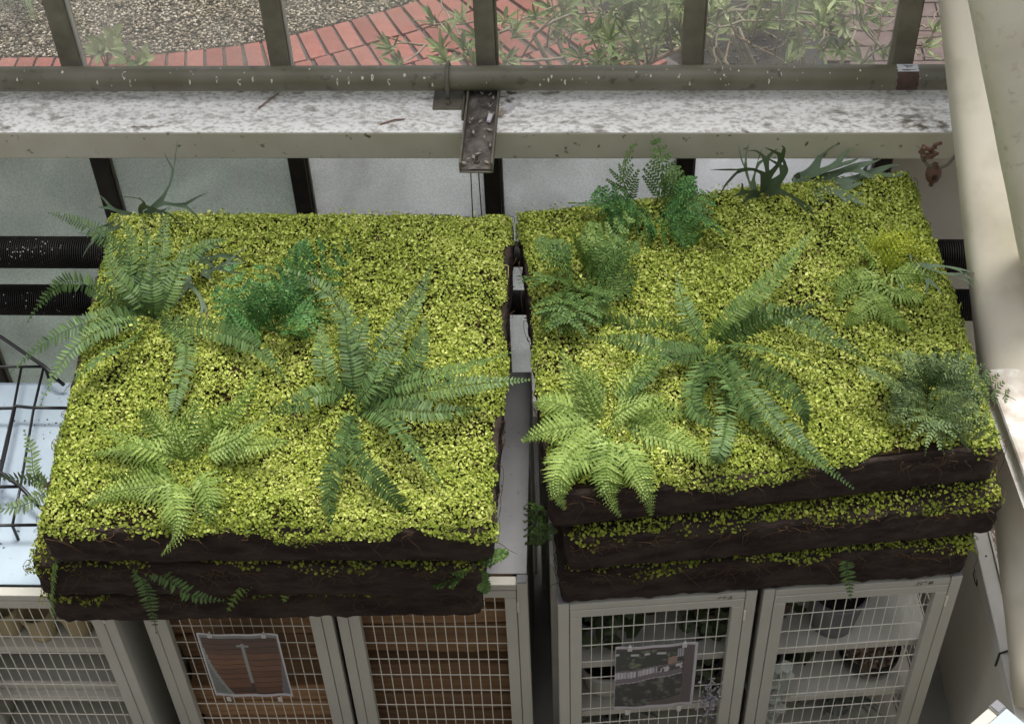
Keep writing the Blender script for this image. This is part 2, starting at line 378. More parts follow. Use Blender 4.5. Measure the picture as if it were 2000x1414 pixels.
gp = np.stack([gx[k], gy[k], -.012+rng.uniform(0,.014,k.sum())], 1)
tag(pebbles('gravel_bed', gp, rng.uniform(.0055,.0095,len(gp))), 'brown and cream pebbles of the bed beyond the brick path', 'gravel')
# scattered bark litter in the planting bed
lp = np.stack([rng.uniform(-.2,2.6,2500), rng.uniform(4.0,6.6,2500), np.full(2500,-.018)],1)
tag(pebbles('soil_crumbs', lp, rng.uniform(.006,.014,2500), matl=mat('crumb', (.025,.02,.018), .9, col2=(.11,.085,.07), attr=True)), 'dark soil crumbs under the leaning shrub', 'soil')

# unseen gallery and rear wall, sized to keep sky light off cabinet fronts
gal = thing('gallery', 'unseen walkway and wall added behind the viewpoint to block sky', 'gallery', (0,-2,0))
box('walkway_blocker', (-9,-.2,2.15), (9,2.55,2.32), WALLM, gal); box('rear_blocker', (-9,-.46,0), (9,-.21,5.7), WALLM, gal)

# ------------------------------------------------------------------ glazed wall
gw = thing('glazed_wall', 'dusty greenhouse window wall with olive bars above a whitewashed sill', 'window wall', (0,YG,0))
def gbox(name, lo, hi, m_, parent=gw, bevel=.002):
    return box(name, (lo[0], lo[1]-YG, lo[2]), (hi[0], hi[1]-YG, hi[2]), m_, parent, bevel)
bars = [-1.985,-1.428,-.849,-.286,.268,.826,1.385]
ub = None
for i, x in enumerate(bars):
    u = gbox('upper_glazing_bar', (x-.026,YG-.030,1.452), (x+.026,YG+.03,3.9), BAR)
    gbox('bead', (x+.0265,YG-.012,1.452), (x+.034,YG+.004,3.9), WHITEP if i < 3 else BAR, u)
    l = gbox('lower_glazing_bar', (x-.024,YG-.030,.10), (x+.024,YG+.03,1.362), BARD)
    gbox('bead', (x+.0245,YG-.012,.10), (x+.031,YG+.004,1.362), BAR, l)
    if i < len(bars)-1:
        x2 = bars[i+1]
        gbox('upper_pane', (x+.02,YG+.006,1.44), (x2-.02,YG+.011,3.9), CLEAR, bevel=0)
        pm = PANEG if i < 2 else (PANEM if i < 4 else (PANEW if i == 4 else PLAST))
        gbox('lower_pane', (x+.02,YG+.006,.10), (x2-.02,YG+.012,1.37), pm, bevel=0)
sill = MB(); sill.cur = 0
sill = gbox('sill', (-2.4,3.2,1.364), (1.6,YG-.032,1.450), SILLF, bevel=.003)
mb = MB(); nx, ny = 90, 10                   # uneven dusty limewash on top of the sill
V = []
for j in range(ny+1):
    for i in range(nx+1):
        x = -2.4+4.0*i/nx; y = 3.2005+(YG-.033-3.2005)*j/ny
        e_ = min(j, ny-j)/1.
        V.append((x, y-YG, 1.4512+.0030*min(1,e_)+.0022*min(1,e_)*float(lump(x, y, 5, (2,5,11)))))
mb.add(V, [(j*(nx+1)+i, j*(nx+1)+i+1, (j+1)*(nx+1)+i+1, (j+1)*(nx+1)+i) for j in range(ny) for i in range(nx)])
mb.build('sill_top', SILLT, gw, smooth=True)
gbox('plinth', (-2.4,YG-.06,0), (1.6,YG+.1,.10), PLAST)

# rail pipe along the sill
P0 = pyy(0,154.5,3.36); ZP = 1.509
rp = thing('rail_pipe', 'long olive painted pipe spattered with droppings along the window sill', 'pipe', (0,3.36,ZP))
MB().tube([(-2.3,0,0),(-1,0,0),(0,0,0),(1.5,0,0)], .0335, 28).build('pipe_body', PIPE, rp, smooth=True)
def onpipe(px, py):
    """point on the pipe's camera side for a photo pixel"""
    q = pyy(px, py, 3.36); x = q[0]; dz = (q[2]-ZP)
    s_ = max(-.95, min(.95, (155-py)/23.)); a = math.radians(45)+math.asin(s_)    # 45 deg = facing the camera
    return np.array([x, -math.cos(a), math.sin(a)])
sm = MB()
def splash(px, py, w_, h_):
    x, cy, cz = onpipe(px, py); s_ = .0338; vs = []
    n = np.array([0,cy,cz]); t = np.array([0,-cz,cy]) if cz > 0 else np.array([0,cz,-cy]); t = np.array([0, n[2], -n[1]]); t = -t if t[2] > 0 else t
    c = np.array([x,0,0])+n*s_
    for k in range(8):
        a = k*math.pi/4; rr = 1+.25*math.sin(3*a+px)
        vs.append(c + np.array([1,0,0])*w_*math.cos(a)*rr + t*h_*math.sin(a)*rr)
    vs = [np.array([v[0],0,0])+np.array([0,v[1],v[2]])/np.linalg.norm([v[1],v[2]])*s_ for v in vs]
    sm.add(vs, [tuple(range(8))])
for px, py, w_, h_ in [(127,146,3,3),(44,160,2,3),(200,165,2,4),(249,152,4,8),(264,167,2,7),(379,165,2,5),(430,160,2,6),(475,165,4,6),(500,160,2,5),(537,163,2,4),
        (606,141,2,2),(664,165,2,7),(667,145,2,2),(686,163,2,7),(712,158,3,3),(731,157,3,6),(764,165,3,6),(793,153,3,3),(832,158,3,2),(848,170,2,4),(1072,162,2,4),(1056,170,2,3),
        (1078,156,2,3),(1104,166,2,5),(1169,158,2,3),(1242,148,2,2),(1270,155,2,3),(1057,138,3,2),(1145,136,2,2),(1441,146,2,2),(1498,165,2,5),(1324,157,2,2),(1345,169,2,4),(1677,146,2,2),(1412,154,2,2)]:
    splash(px, py, w_*.00125, h_*.0016)
for i in range(60): splash(random.uniform(-150,1840), random.uniform(137,173), random.uniform(.0008,.0018), random.uniform(.0008,.0035))
sm.build('dropping_spots', DROP, rp)
# tape label on the pipe
xa = pyy(1748,155,3.36)[0]; xb = pyy(1789,155,3.36)[0]
for nm, a0, a1, mm in (('label_tape', 62, 120, TAPEW), ('torn_tape', -40, 61, TAPEB)):
    mb = MB(); vs = []
    for k in range(9):
        a = math.radians(a0+(a1-a0)*k/8); jag = .002*math.sin(k*2.3)
        vs += [(xa+jag, -math.cos(a)*.0342, math.sin(a)*.0342), (xb+jag, -math.cos(a)*.0342, math.sin(a)*.0342)]
    mb.add(vs, [(2*k,2*k+1,2*k+3,2*k+2) for k in range(8)]); tp_ = mb.build(nm, mm, rp, smooth=True)
    if nm == 'label_tape':
        def lp_(u, a): return (xa+(xb-xa)*u, -math.cos(math.radians(a))*.0349, math.sin(math.radians(a))*.0349)
        mk = MB()
        for (u0,q0),(u1,q1) in (((.3,96),(.75,96)),((.45,96),(.45,78)),((.45,86),(.7,86)),((.2,72),(.85,71)),((.25,68),(.6,67))):
            mk.tube([lp_(u0,q0), lp_((u0+u1)/2,(q0+q1)/2), lp_(u1,q1)], .0007, 4)
        mk.build('writing', INK, tp_)

# channel bracket over the sill, with angle, U-bolt, nut
xc = pz(938,262,1.46)[0]
ch = thing('channel_bracket', 'dirt filled steel channel lying across the sill under the pipe', 'bracket', (xc,3.235,1.4545), math.radians(-.6))
LO, HI = -.205, .185
box('web', (-.043,LO,0), (.043,HI,.005), STEEL, ch); 
for s_ in (-1,1): box('flange', (min(s_*.0432,s_*.038),LO,.0052), (max(s_*.0432,s_*.038),HI,.034), STEEL, ch)
mb = MB(); V = []
for j in range(15):
    for i in range(6):
        x = -.0375+.075*i/5; y = LO+.004+(HI-LO-.008)*j/14; V.append((x, y, .0055+.004*(1+float(lump(x*4, y*4, 9, (3,6,9))))))
mb.add(V, [(j*6+i, j*6+i+1, (j+1)*6+i+1, (j+1)*6+i) for j in range(14) for i in range(5)]); mb.build('dirt_layer', DIRT, ch, smooth=True)
mb = MB(); mb.lathe([(.013,0),(.013,.004),(.0075,.0042),(.0075,.012),(.0045,.0122),(.0045,.022)], (0,LO+.03,.0065), 6); mb.build('nut', STEEL, ch)
mb = MB()
for i in range(26):
    x, y = random.uniform(-.034,.034), random.uniform(LO+.01,HI-.06); a = random.uniform(0,3.14); l_ = random.uniform(.003,.009)
    c_, s_ = math.cos(a)*l_, math.sin(a)*l_
    mb.add([(x-c_,y-s_,.017),(x+s_*.5,y-c_*.5,.019),(x+c_,y+s_,.021),(x-s_*.5,y+c_*.5,.018)], [(0,1,2,3)])
mb.build('litter_flakes', mat('flake', (.34,.30,.24), .9), ch)['kind'] = 'stuff'
mb = MB().tube([(-.016,-.186,-.006),(-.026,-.16,-.5)], .0016, 5).tube([(.004,-.186,-.006),(.006,-.16,-.5)], .0016, 5); mb.build('hanging_wire', BARD, ch)
ab = thing('angle_bracket', 'L shaped angle iron with a U bolt clamping the pipe', 'bracket', (xc-.048,3.36,1.4545))
box('angle_leg', (-.086,-.068,.0), (-.0055,.03,.0075), STEEL, ab); box('angle_upstand', (-.0052,-.115,.0), (.0010,.03,.0195), STEEL, ab)
pts = [(-.045,-.047,.004)] + [(-.045,-.0405*math.cos(a), (ZP-1.4545)+.0405*math.sin(a)) for a in np.linspace(-.15,math.pi+.15,16)] + [(-.045,.047,.004)]
MB().tube(pts, .0055, 10).build('u_bolt', STEEL, ab, smooth=True)
MB().lathe([(.009,0),(.009,.008),(.006,.0085),(.006,.016)], (-.045,-.047,.0076), 6).build('nut', STEEL, ab)
# litter lying on the sill
def bit(name, px, py, z, outline, m_, label, cat, th=.004, rz=0.):
    p = pz(px, py, z); n = len(outline); mb = MB()
    vs = [(x, y, .0005) for x, y in outline]+[(x*.9, y*.9, th+.3*abs(x)) for x, y in outline]
    mb.add(vs, [tuple(range(n-1,-1,-1)), tuple(range(n,2*n))]+[(i,(i+1)%n,n+(i+1)%n,n+i) for i in range(n)])
    o = mb.build(name, m_); o.location = p; o.rotation_euler = (0,0,rz); return tag(o, label, cat)
S = .001
bit('paper_scrap', 994, 217, 1.4525, [(-8*S,-20*S),(6*S,-18*S),(11*S,14*S),(4*S,24*S),(-7*S,12*S)], PAPER, 'curled pale scrap lying right of the channel bracket', 'scrap', .012, -.5)
bit('leaf_scrap', 979, 226, 1.4525, [(-9*S,-16*S),(5*S,-14*S),(9*S,12*S),(-4*S,16*S)], mat('dry_leaf', (.40,.34,.27), .8), 'dry buff leaf scrap between channel and white scrap', 'scrap', .009, -.2)
bit('paper_chip', 957, 232, 1.472, [(-7*S,-16*S),(4*S,-18*S),(8*S,12*S),(-6*S,17*S)], PAPER, 'small white chip lying inside the channel', 'scrap', .004, -.1)
for (x0,y0,x1,y1,lb) in ((742,244,792,233,'bent dark twig on the sill left of the bracket'),(505,212,545,182,'thin dark stalk on the sill under the left pipe')):
    a, b = pz(x0,y0,1.456), pz(x1,y1,1.456); c = (a+b)/2+np.array([.006,.004,.004])
    o = MB().tube([(0,0,0), c-a, b-a], [.0022,.0026,.0012], 5).build('twig', BARKR); o.location = a; tag(o, lb, 'twig')

# finned heating pipes behind the pads
for zc, lb in ((1.094,'upper black finned heating pipe below the window sill'), (.908,'lower black finned heating pipe below the window sill')):
    h = thing('heating_pipe', lb, 'heating pipe', (0,3.12,zc), 0, 'finned heating pipes')
    MB().tube([(-2.3,0,0),(1.5,0,0)], .036, 20).build('core_pipe', HEAT, h, smooth=True)
    mb = MB(); x = -2.1
    while x < 1.35:
        if x < -.98 or x > .78:
            vs = []; n = 20
            for xx in (x-.0012, x+.0012):
                for k_ in range(n): a = 2*math.pi*k_/n; vs.append((xx, .0455*math.cos(a), .0455*math.sin(a)))
            mb.add(vs, [(k_,(k_+1)%n,n+(k_+1)%n,n+k_) for k_ in range(n)]+[tuple(range(n-1,-1,-1)), tuple(range(n,2*n))])
        x += .0062
    tag(mb.build('fins', HEAT, h), kind='stuff')
    mb = MB()
    for i in range(60 if zc > 1 else 26):
        x = -1.56+random.gauss(0,.05) if i % 3 else random.uniform(-1.75,-1.2); a = math.radians(45+random.gauss(0,22)); r_ = .0458; d = random.uniform(.0008,.0022)
        c = np.array([x,-math.cos(a)*r_,math.sin(a)*r_]); t = np.array([0,math.sin(a),math.cos(a)])
        mb.add([c+np.array([d,0,0]), c+t*d, c-np.array([d,0,0]), c-t*d], [(0,1,2,3)])
    mb.build('dropping_spots', DROP, h)
    for xx in (-.6,.5): box('pipe_hanger', (xx-.01,-.008,-.06 if zc > 1 else -zc), (xx+.01,.008,-.036), HEAT, h)

# ------------------------------------------------------------------ right-hand structure
def rbeam(name, a, b, rx, ry, m_, label, cat, n=36, sq=3.2):
    """rounded rectangular beam between two points"""
    a, b = np.array(a), np.array(b); t = b-a; L_ = np.linalg.norm(t); t /= L_
    u = np.cross(t, [0,1.,0]); u /= np.linalg.norm(u); v = np.cross(t, u); mb = MB(); vs = []; K = 24
    for i in range(K+1):
        c = t*L_*i/K
        for k_ in range(n):
            th = 2*math.pi*k_/n; ct, st = math.cos(th), math.sin(th)
            x = math.copysign(abs(ct)**(2/sq), ct)*rx; y = math.copysign(abs(st)**(2/sq), st)*ry
            d = 1+.006*math.sin(i*1.7+k_*.4)
            vs.append(c+u*x*d+v*y*d)
    fs = [(i*n+k_, i*n+(k_+1)%n, (i+1)*n+(k_+1)%n, (i+1)*n+k_) for i in range(K) for k_ in range(n)]+[tuple(range(n-1,-1,-1)), tuple(K*n+k_ for k_ in range(n))]
    o = mb.add(vs, fs).build(name, m_, smooth=True); o.location = a; return tag(o, label, cat)
a, b = pyy(1926,262,3.06), pz(2046,1370,.62)
top = b + (a-b)*1.75
rbeam('leaning_post', b, top, .078, .066, BEIGE, 'beige rounded steel post leaning up to the window wall', 'post')
a, b = pyy(1956,-30,2.75), pz(2056,520,1.42)
rbeam('near_post', b+(b-a)*.5, a+(a-b)*.5, .07, .07, mat('cream_paint', (.74,.70,.58), .6, col2=(.66,.62,.50), scale=8, col3=(.50,.45,.36), scale3=40, lo3=.58, hi3=.75, bump=.3, bscale=60), 'chalky cream post at the upper right edge of the picture', 'post')
q0, q1 = pz(1926,720,1.215), pz(2002,928,1.215); d = q1-q0; q1 = q0+d*1.3
r0 = q0+np.array([.28,.03,0]); r1 = q1+np.array([.28,.0,0])
mb = MB(); vs = [q-q0 for q in (q0,q1,r1,r0)]; vs = [v+np.array([0,0,-.05]) for v in vs]+vs
led = mb.add(vs, [(0,3,2,1)[::-1],(4,5,6,7),(0,1,5,4),(1,2,6,5),(2,3,7,6),(3,0,4,7)]).build('stained_ledge', mat('ledge_chalk', (.70,.68,.63), .8, col2=(.52,.48,.41), scale=16, lo=.42, hi=.6, col3=(.30,.23,.17), scale3=7, lo3=.50, hi3=.72, bump=.5, bscale=60), bevel=.008)
led.location = q0; tag(led, 'whitewashed rust stained ledge jutting from the leaning post', 'ledge')
# gravel bench beside the right cabinet
f0, f1 = pz(1905,1060,.6), pz(1985,1400,.6); d = (f1-f0)/np.linalg.norm(f1-f0); bk = f0-d*.62; fr_ = f1+d*.06
be = thing('gravel_bench', 'low plastered bench with pale gravel top and white metal edge beside right cabinet', 'bench', (bk[0],bk[1],0))
Lb = np.linalg.norm(fr_-bk); be.rotation_euler = (0,0,math.atan2(d[1],d[0])+math.pi/2)          # local -y runs towards the viewer
box('bench_wall', (.004,-Lb,0), (.5,0,.548), PLAST, be)
box('edge_flange', (-.002,-Lb,.550), (.040,0,.600), WHITEP, be, .003); box('edge_lip', (.0405,-Lb,.556), (.046,0,.606), WHITEP, be, .001)
ps = np.stack([rng.uniform(.052,.48,5200), -rng.uniform(.01,Lb-.02,5200), .566+rng.uniform(0,.012,5200)],1)
pebbles('gravel_fill', ps, rng.uniform(.005,.010,5200), be, 'stuff', mat('pale_gravel', (.34,.26,.22), .8, col2=(.74,.68,.62), col3=(.58,.47,.40), attr=True))
mk = MB()
for yy in (-Lb*.55,-Lb*.9): mk.lathe([(.003,0),(.003,.001)], (.02,yy,.6005), 8)
mk.build('rivets', INK, be)
mk = MB(); yt = -Lb*.80
mk.tube([(-.006,yt-.004,.55),(-.005,yt,.60),(.015,yt+.004,.6055),(.03,yt,.607),(.042,yt+.02,.612),(.05,yt+.012,.60)], .0028, 6); mk.build('wire_tie', INK, be, smooth=True)
mk = MB()      # the small G-like pencil mark on the plaster
gy0, gz0 = -.62+.0, .52
f = lambda u, v: (.0025, -(np.linalg.norm(f0-bk)+.075+u), .545-v)
mk.tube([f(-.035,.0),f(-.033,.03),f(-.005,.032),f(.006,.026),f(.008,.012),f(-.002,.01),f(-.002,.022),f(.012,.022)], .0011, 4); mk.build('pencil_mark', INK, be)

# ------------------------------------------------------------------ mesh cabinets
CW, CD, CH = .48, .70, .90
def grille(w_, h_, x0, z0, y, px=.0253, pzz=.0765):
    mb = MB(); n = max(1, int(round(w_/px))); m2 = max(1, int(round(h_/pzz)))
    for i in range(1, n): x = x0+w_*i/n; mb.tube([(x,y,z0),(x,y,z0+h_)], .0014, 5, cap=False)
    for j in range(0, m2+1):
        z = z0+h_*(1-j/m2); mb.tube([(x0,y-.0026,z),(x0+w_,y-.0026,z)], .0016, 5, cap=False)
    return mb
PROTO = {}
def cabinet(label, loc, rz, top_mat=GALV, open_right=False, shelves=(.572,.335,.10), group='mesh door cabinets'):
    c = thing('mesh_cabinet', label, 'cabinet', (loc[0],loc[1],0), rz, group)
    def pb(name, lo, hi, m_=CABP, par=c, bevel=.002):
        k_ = (name, lo, hi, m_.name)
        if k_ in PROTO: return copyp(PROTO[k_], par)
        PROTO[k_] = box(name, lo, hi, m_, par, bevel); return PROTO[k_]
    t = .027
    for x in (0, CW-t):
        for y in (0, CD-t): pb('post', (x,y,0), (x+t,y+t,CH-.002))
    for y in (0, CD-t):
        pb('top_rail', (t+.001,y+.001,CH-.030), (CW-t-.001,y+t,CH-.008))
        pb('bottom_rail', (t+.001,y+.001,.03), (CW-t-.001,y+t,.055))
    for x in (0, CW-t): pb('corner_cap', (x+.001,.001,CH-.0018), (x+t-.001,t-.001,CH+.002), POTG)
    pb('top_panel', (.002,t+.002,CH-.004), (CW-.002,CD-.001,CH), top_mat)
    pb('back_panel', (t,CD-.012,.03), (CW-t,CD-.008,CH-.03), CABIN)
    pb('side_panel', (.010,t,.03), (.013,CD-t,CH-.03), CABP)
    if open_right:
        g = MB(); n = 24
        for i in range(n+1): y = t+(CD-2*t)*i/n; g.tube([(CW-.012,y,.03),(CW-.012,y,CH-.03)], .0014, 5, cap=False)
        for j in range(12): z = .04+j*.0765; g.tube([(CW-.0145,t,z),(CW-.0145,CD-t,z)], .0015, 5, cap=False)
        g.build('side_grille', CABW, c)
    else: pb('side_panel', (CW-.013,t,.03), (CW-.010,CD-t,CH-.03), CABP)
    for z in shelves: pb('shelf', (.016,.040,z-.024), (CW-.016,CD-.015,z), SHELF)
    # door: frame of four bars and the wire grille
    dx0, dx1, dz0, dz1, s = t+.0015, CW-t-.0015, .058, CH-.0325, .029
    dk = 'door'
    d0 = pb('door', (dx0,.0,dz1-s), (dx1,.024,dz1))
    for nm, lo, hi in (('stile',(dx0,-.001,dz0),(dx0+s,.023,dz1-s-.0006)), ('stile',(dx1-s,-.001,dz0),(dx1,.023,dz1-s-.0006)), ('rail',(dx0+s+.0005,.0,dz0),(dx1-s-.0005,.022,dz0+s))):
        pb(nm, lo, hi, CABP, d0)
    if 'g' not in PROTO:
        PROTO['g'] = grille(dx1-dx0-2*s, dz1-dz0-2*s, dx0+s, dz0+s, .020).build('wire_grille', CABW, d0)
    else: copyp(PROTO['g'], d0)
    hg = pb('hinge', (dx1+.001,-.003,.78), (dx1+.006,.004,.82), CABW, d0, .001)
    return c
RZR = math.radians(5.9); RZM = math.radians(.9); RZL = math.radians(.5)
ux = lambda r: np.array([math.cos(r), math.sin(r)])
def loc_on(base, r, x, y): return base + ux(r)*x + np.array([-math.sin(r), math.cos(r)])*y
R1 = np.array([-.071, 2.100]); R2 = R1 + ux(RZR)*.496
M2 = np.array([-.146, 2.160]) - ux(RZM)*CW; M1 = M2 - ux(RZM)*(CW+.012)
L1 = np.array([-1.172, 2.108]) - ux(RZL)*CW
cabinet('grey mesh cabinet under the right moss stack, left one with shelf photo sheet', R1, RZR, TOPG)
cabR2 = cabinet('rightmost grey mesh cabinet holding grey bucket and pebble bowls', R2, RZR, TOPG, open_right=True)
cabM1 = cabinet('grey mesh cabinet with brick photo sheet on its door, under left stack', M1, RZM, TOPG, shelves=())
cabM2 = cabinet('grey mesh cabinet full of brown planks, no sheet on its door', M2, RZM, TOPG, shelves=())
cabL = cabinet('grey mesh cabinet at far left with bare pale metal top', L1, RZL, shelves=(.605,.365,.13))
cr = np.array(pz(1947,1364,.9)[:2]); ang = math.radians(41)
# its rear-left corner shows: cabinet local (0, CD)
cloc = cr - np.array([-math.sin(ang-math.pi/2), math.cos(ang-math.pi/2)])*0
c6 = cabinet('grey mesh cabinet cut off at the bottom right corner, turned askew', (0,0), 0)
rz6 = math.radians(41+180); c6.rotation_euler = (0,0,rz6); c6.location = (cr[0], cr[1], 0)    # local front-left corner is the far one
# handwriting on the cabinet rails (upside down numbers as in the photo)
def scrawl(cab, x, strokes, name='writing'):
    mb = MB()
    for st in strokes: mb.tube([(x+u*.001, -.0004, CH-.019+v*.001) for u, v in st], .0009, 4)
    mb.build(name, INK, cab)
scrawl(cabR2, .372, [[(0,-7),(0,6),(10,-5),(10,7)],[(15,6),(22,6)],[(30,-6),(30,6)],[(26,-2),(38,-2)],[(33,2),(38,6)]])
scrawl(cabR2.__class__ and [o for o in COL.objects if o.get('label','').startswith('grey mesh cabinet under the right')][0], .385, [[(0,-3),(8,2)],[(13,-4),(16,3),(20,-2)],[(25,-5),(34,-4),(30,4)]])

# narrow white board standing in the gap between the cabinets
g0 = pz(1052,890,.86)
wb = box('white_board', (-.012,-.45,0), (.012,0,.80), WHITEP); wb.location = (-.108, 2.74, 0.); wb.rotation_euler = (0,0,math.radians(3)); tag(wb, 'narrow white board standing in the gap between the two cabinet groups', 'board')

# ------------------------------------------------------------------ cabinet contents
def place(o, cab, x, y, z, rz=0.):
    r = cab.rotation_euler[2]; p = loc_on(np.array(cab.location[:2]), r, x, y); o.location = (p[0], p[1], z); o.rotation_euler = (0,0,r+rz); return o
ORD = ['topmost','second','third','fourth','fifth','sixth','seventh','eighth','ninth','tenth','eleventh','twelfth','thirteenth','fourteenth']
def planks(cab, z_top, where, n0, tilt):
    z = .031; lst = []
    hs_ = []
    while z + .075 < z_top:
        h_ = random.uniform(.058,.088); hs_.append((z, h_)); z += h_+random.choice((.001,.001,.003,.012))
    for i, (z, h_) in enumerate(hs_):
        mb = MB(); K = 10; vs = []; w_ = .41; y0 = random.uniform(.055,.085)
        t0 = tilt*random.uniform(.7,1.2) if i > len(hs_)//3 else 0
        for k_ in range(K+1):
            x = -w_/2+w_*k_/K; j1, j2 = random.gauss(0,.0012), random.gauss(0,.0012)
            sh = t0*(k_/K-.5)*.9; th = .0025*math.sin(k_*.7+i)
            vs += [(x,random.gauss(0,.0015),.002+max(0,sh)*.4+j1*.5), (x,.52,.002), (x,.52,h_-.002), (x,random.gauss(0,.0015),h_-.003+min(0,sh)*.5+th*.3+j2)]
        fs = [(4*k_+a_, 4*k_+(a_+1)%4, 4*k_+4+(a_+1)%4, 4*k_+4+a_) for k_ in range(K) for a_ in range(4)]+[(3,2,1,0),tuple(4*K+q for q in range(4))]
        mb.add(vs, fs); o = mb.build('plank', WOOD, bevel=.003); place(o, cab, CW/2+random.uniform(-.006,.006), y0, z, math.radians(random.uniform(-1,1)))
        lst.append(o)
    for i, o in enumerate(reversed(lst)): tag(o, '%s brown timber plank of the pile in the cabinet %s' % (ORD[i], where), 'plank', 'planks piled in the cabinets')
planks(cabM1, .66, 'with the brick photo', 0, .03)
planks(cabM2, .86, 'without a photo', 0, .05)

def pot(cab, x, y, z, rb, rt, h_, m_, label, name='plant_pot', soil=True, cat='pot', rim=True, group=None):
    t = thing(name, label, cat, group=group); place(t, cab, x, y, z)
    w_ = .004
    MB().lathe([(rb*.98,0),(rb,.002),(rt,h_-.012),(rt+(.004 if rim else 0),h_-.011),(rt+(.004 if rim else 0),h_),(rt-w_,h_),(rt-w_-.002,h_-.02),(rb-w_,.006),(.001,.006)], n=32).build('pot_body', m_, t, smooth=True)
    if soil: MB().lathe([(.001,h_-.022),(rt-w_-.003,h_-.02)][::-1]).build('pot_soil', SOIL, t)
    return t
def leafclump(name, n, c, spread, size, m_, parent, elong=1., up=.5):
    P = np.array(c)+rng.normal(0,1,(n,3))*np.array(spread)
    Nn = rng.normal(0,1,(n,3)); Nn[:,2] = abs(Nn[:,2])+up; Nn[:,1] -= .4
    sh = np.array([(-1,0),(-.4,.85/elong),(.5,.7/elong),(1,0),(.5,-.7/elong),(-.4,-.85/elong)])
    return np_leaves(P, Nn, rng.uniform(0,6.28,n), size*rng.uniform(.7,1.2,n), np.full(n,.25), rng.uniform(0,1,n), name, m_, parent, sh)
# far-left cabinet: cream pots on the top shelf
for i in range(5):
    pot(cabL, .055+.092*i, .085+.012*(i%2), .6055, .032, .041, .10, POTC, '%s cream pot from the left in the far left cabinet' % ORD[i].replace('topmost','first'), soil=False, group='cream pots on the far left shelf')
tr = thing('grey_tray', 'flat grey tray on the middle shelf of the far left cabinet', 'tray'); place(tr, cabL, .03, .06, .3655)
box('tray_base', (0,0,0), (.42,.5,.006), SHELF, tr)
for lo, hi in (((0,0,.0062),(.42,.008,.04)),((0,.0082,.0062),(.008,.5,.04)),((.412,.0082,.0062),(.42,.5,.04))): box('tray_rim', lo, hi, SHELF, tr)
# right cabinets
t = pot(cabR2, .225, .115, .5725, .056, .076, .150, POTG, 'large dark grey bucket on the top shelf of the rightmost cabinet', 'bucket', cat='bucket')
t = pot(cabR2, .40, .30, .5725, .035, .048, .15, POTG, 'black pot with broad leaves behind the grey bucket')
leafclump('foliage', 14, (.0,-.02,.17), (.035,.03,.012), .04, DARKL, t, 1.4)
t = pot(cabR2, .085, .16, .5725, .035, .045, .085, TERRA, 'small brown pot with a leafy sprig left of the bucket')
leafclump('foliage', 26, (.0,-.02,.10), (.025,.025,.022), .022, DARKL, t, 1.6)
def bowl(cab, x, y, z, r_, label):
    t = thing('pebble_bowl', label, 'bowl'); place(t, cab, x, y, z)
    prof = [(r_*.55,0),(r_*.9,.02),(r_,.055),(r_*1.0,.085),(r_*.965,.085),(r_*.96,.055),(r_*.86,.024),(.001,.006)]
    MB().lathe(prof, n=36).build('glass_bowl', BOWLG, t, smooth=True)
    n = 150; a = rng.uniform(0,6.28,n); rr = r_*.84*np.sqrt(rng.uniform(0,1,n)); z_ = rng.uniform(.028,.055,n)
    pebbles('bowl_pebbles', np.stack([rr*np.cos(a), rr*np.sin(a), z_],1), np.full(n,.010), t, 'stuff', mat('buff_pebble', (.12,.075,.05), .6, col2=(.40,.29,.20), attr=True), .8)
    return t
bowl(cabR2, .352, .135, .3355, .082, 'glass bowl of buff pebbles at right of the rightmost cabinet shelf')
bowl(cabR2, .215, .21, .3355, .062, 'smaller glass bowl of pebbles beside a leaf, left of the big bowl')
t = pot(cabR2, .15, .20, .3355, .03, .04, .09, POTG, 'black pot with one drooping leaf on the middle shelf')
leafclump('foliage', 10, (.01,-.05,.07), (.02,.02,.02), .035, DARKL, t, 2.)
t = pot(cabR2, .065, .12, .3355, .035, .045, .10, POTG, 'pot of round silvery leaves hanging at left of the rightmost cabinet')
hang = np.stack([rng.normal(.0,.024,150), rng.normal(-.086,.003,150), rng.uniform(-.24,.20,150)],1)
Nn = rng.normal(0,.6,(150,3)); Nn[:,1] -= 1.; Nn[:,2] += .6
np_leaves(hang, Nn, rng.uniform(0,6.28,150), rng.uniform(.011,.019,150), np.full(150,.15), rng.uniform(0,1,150), 'hanging_foliage', SILVL, t)
def spiky(cab, x, y, z, n, L_, label, pm=POTG):
    t = pot(cab, x, y, z, .035, .045, .07, pm, label, 'spiky_plant', cat='plant'); 
    for i in range(n):
        a = 6.28*i/n+random.uniform(-.2,.2); l_ = L_*random.uniform(.7,1.1); mb = MB(); vs = []; K = 5
        for k_ in range(K+1):
            u = k_/K; r_ = l_*u*.8; zz = .055+l_*(.9*u-.75*u*u); w_ = .009*(1-u)**.6*(.5+u)+.0005
            c = np.array([math.cos(a)*r_, math.sin(a)*r_, zz]); s = np.array([-math.sin(a), math.cos(a), 0])*w_
            vs += [c-s, c+np.array([0,0,-.002]), c+s]
        mb.add(vs, [(3*k_,3*k_+1,3*k_+4,3*k_+3) for k_ in range(K)]+[(3*k_+1,3*k_+2,3*k_+5,3*k_+4) for k_ in range(K)], random.random()); mb.build('leaf', SPIKE, t)
spiky(cabR2, .30, .14, .1005, 26, .16, 'spiky grey green plant on the lowest shelf of the rightmost cabinet')
cabR1 = [o for o in COL.objects if o.get('label','').startswith('grey mesh cabinet under the right')][0]
t = pot(cabR1, .10, .14, .5725, .045, .055, .09, POTG, 'grey pot of broad dark leaves at top left of the photo sheet cabinet')
leafclump('foliage', 40, (.03,-.035,.11), (.045,.025,.04), .036, MIDL, t, 1.2)
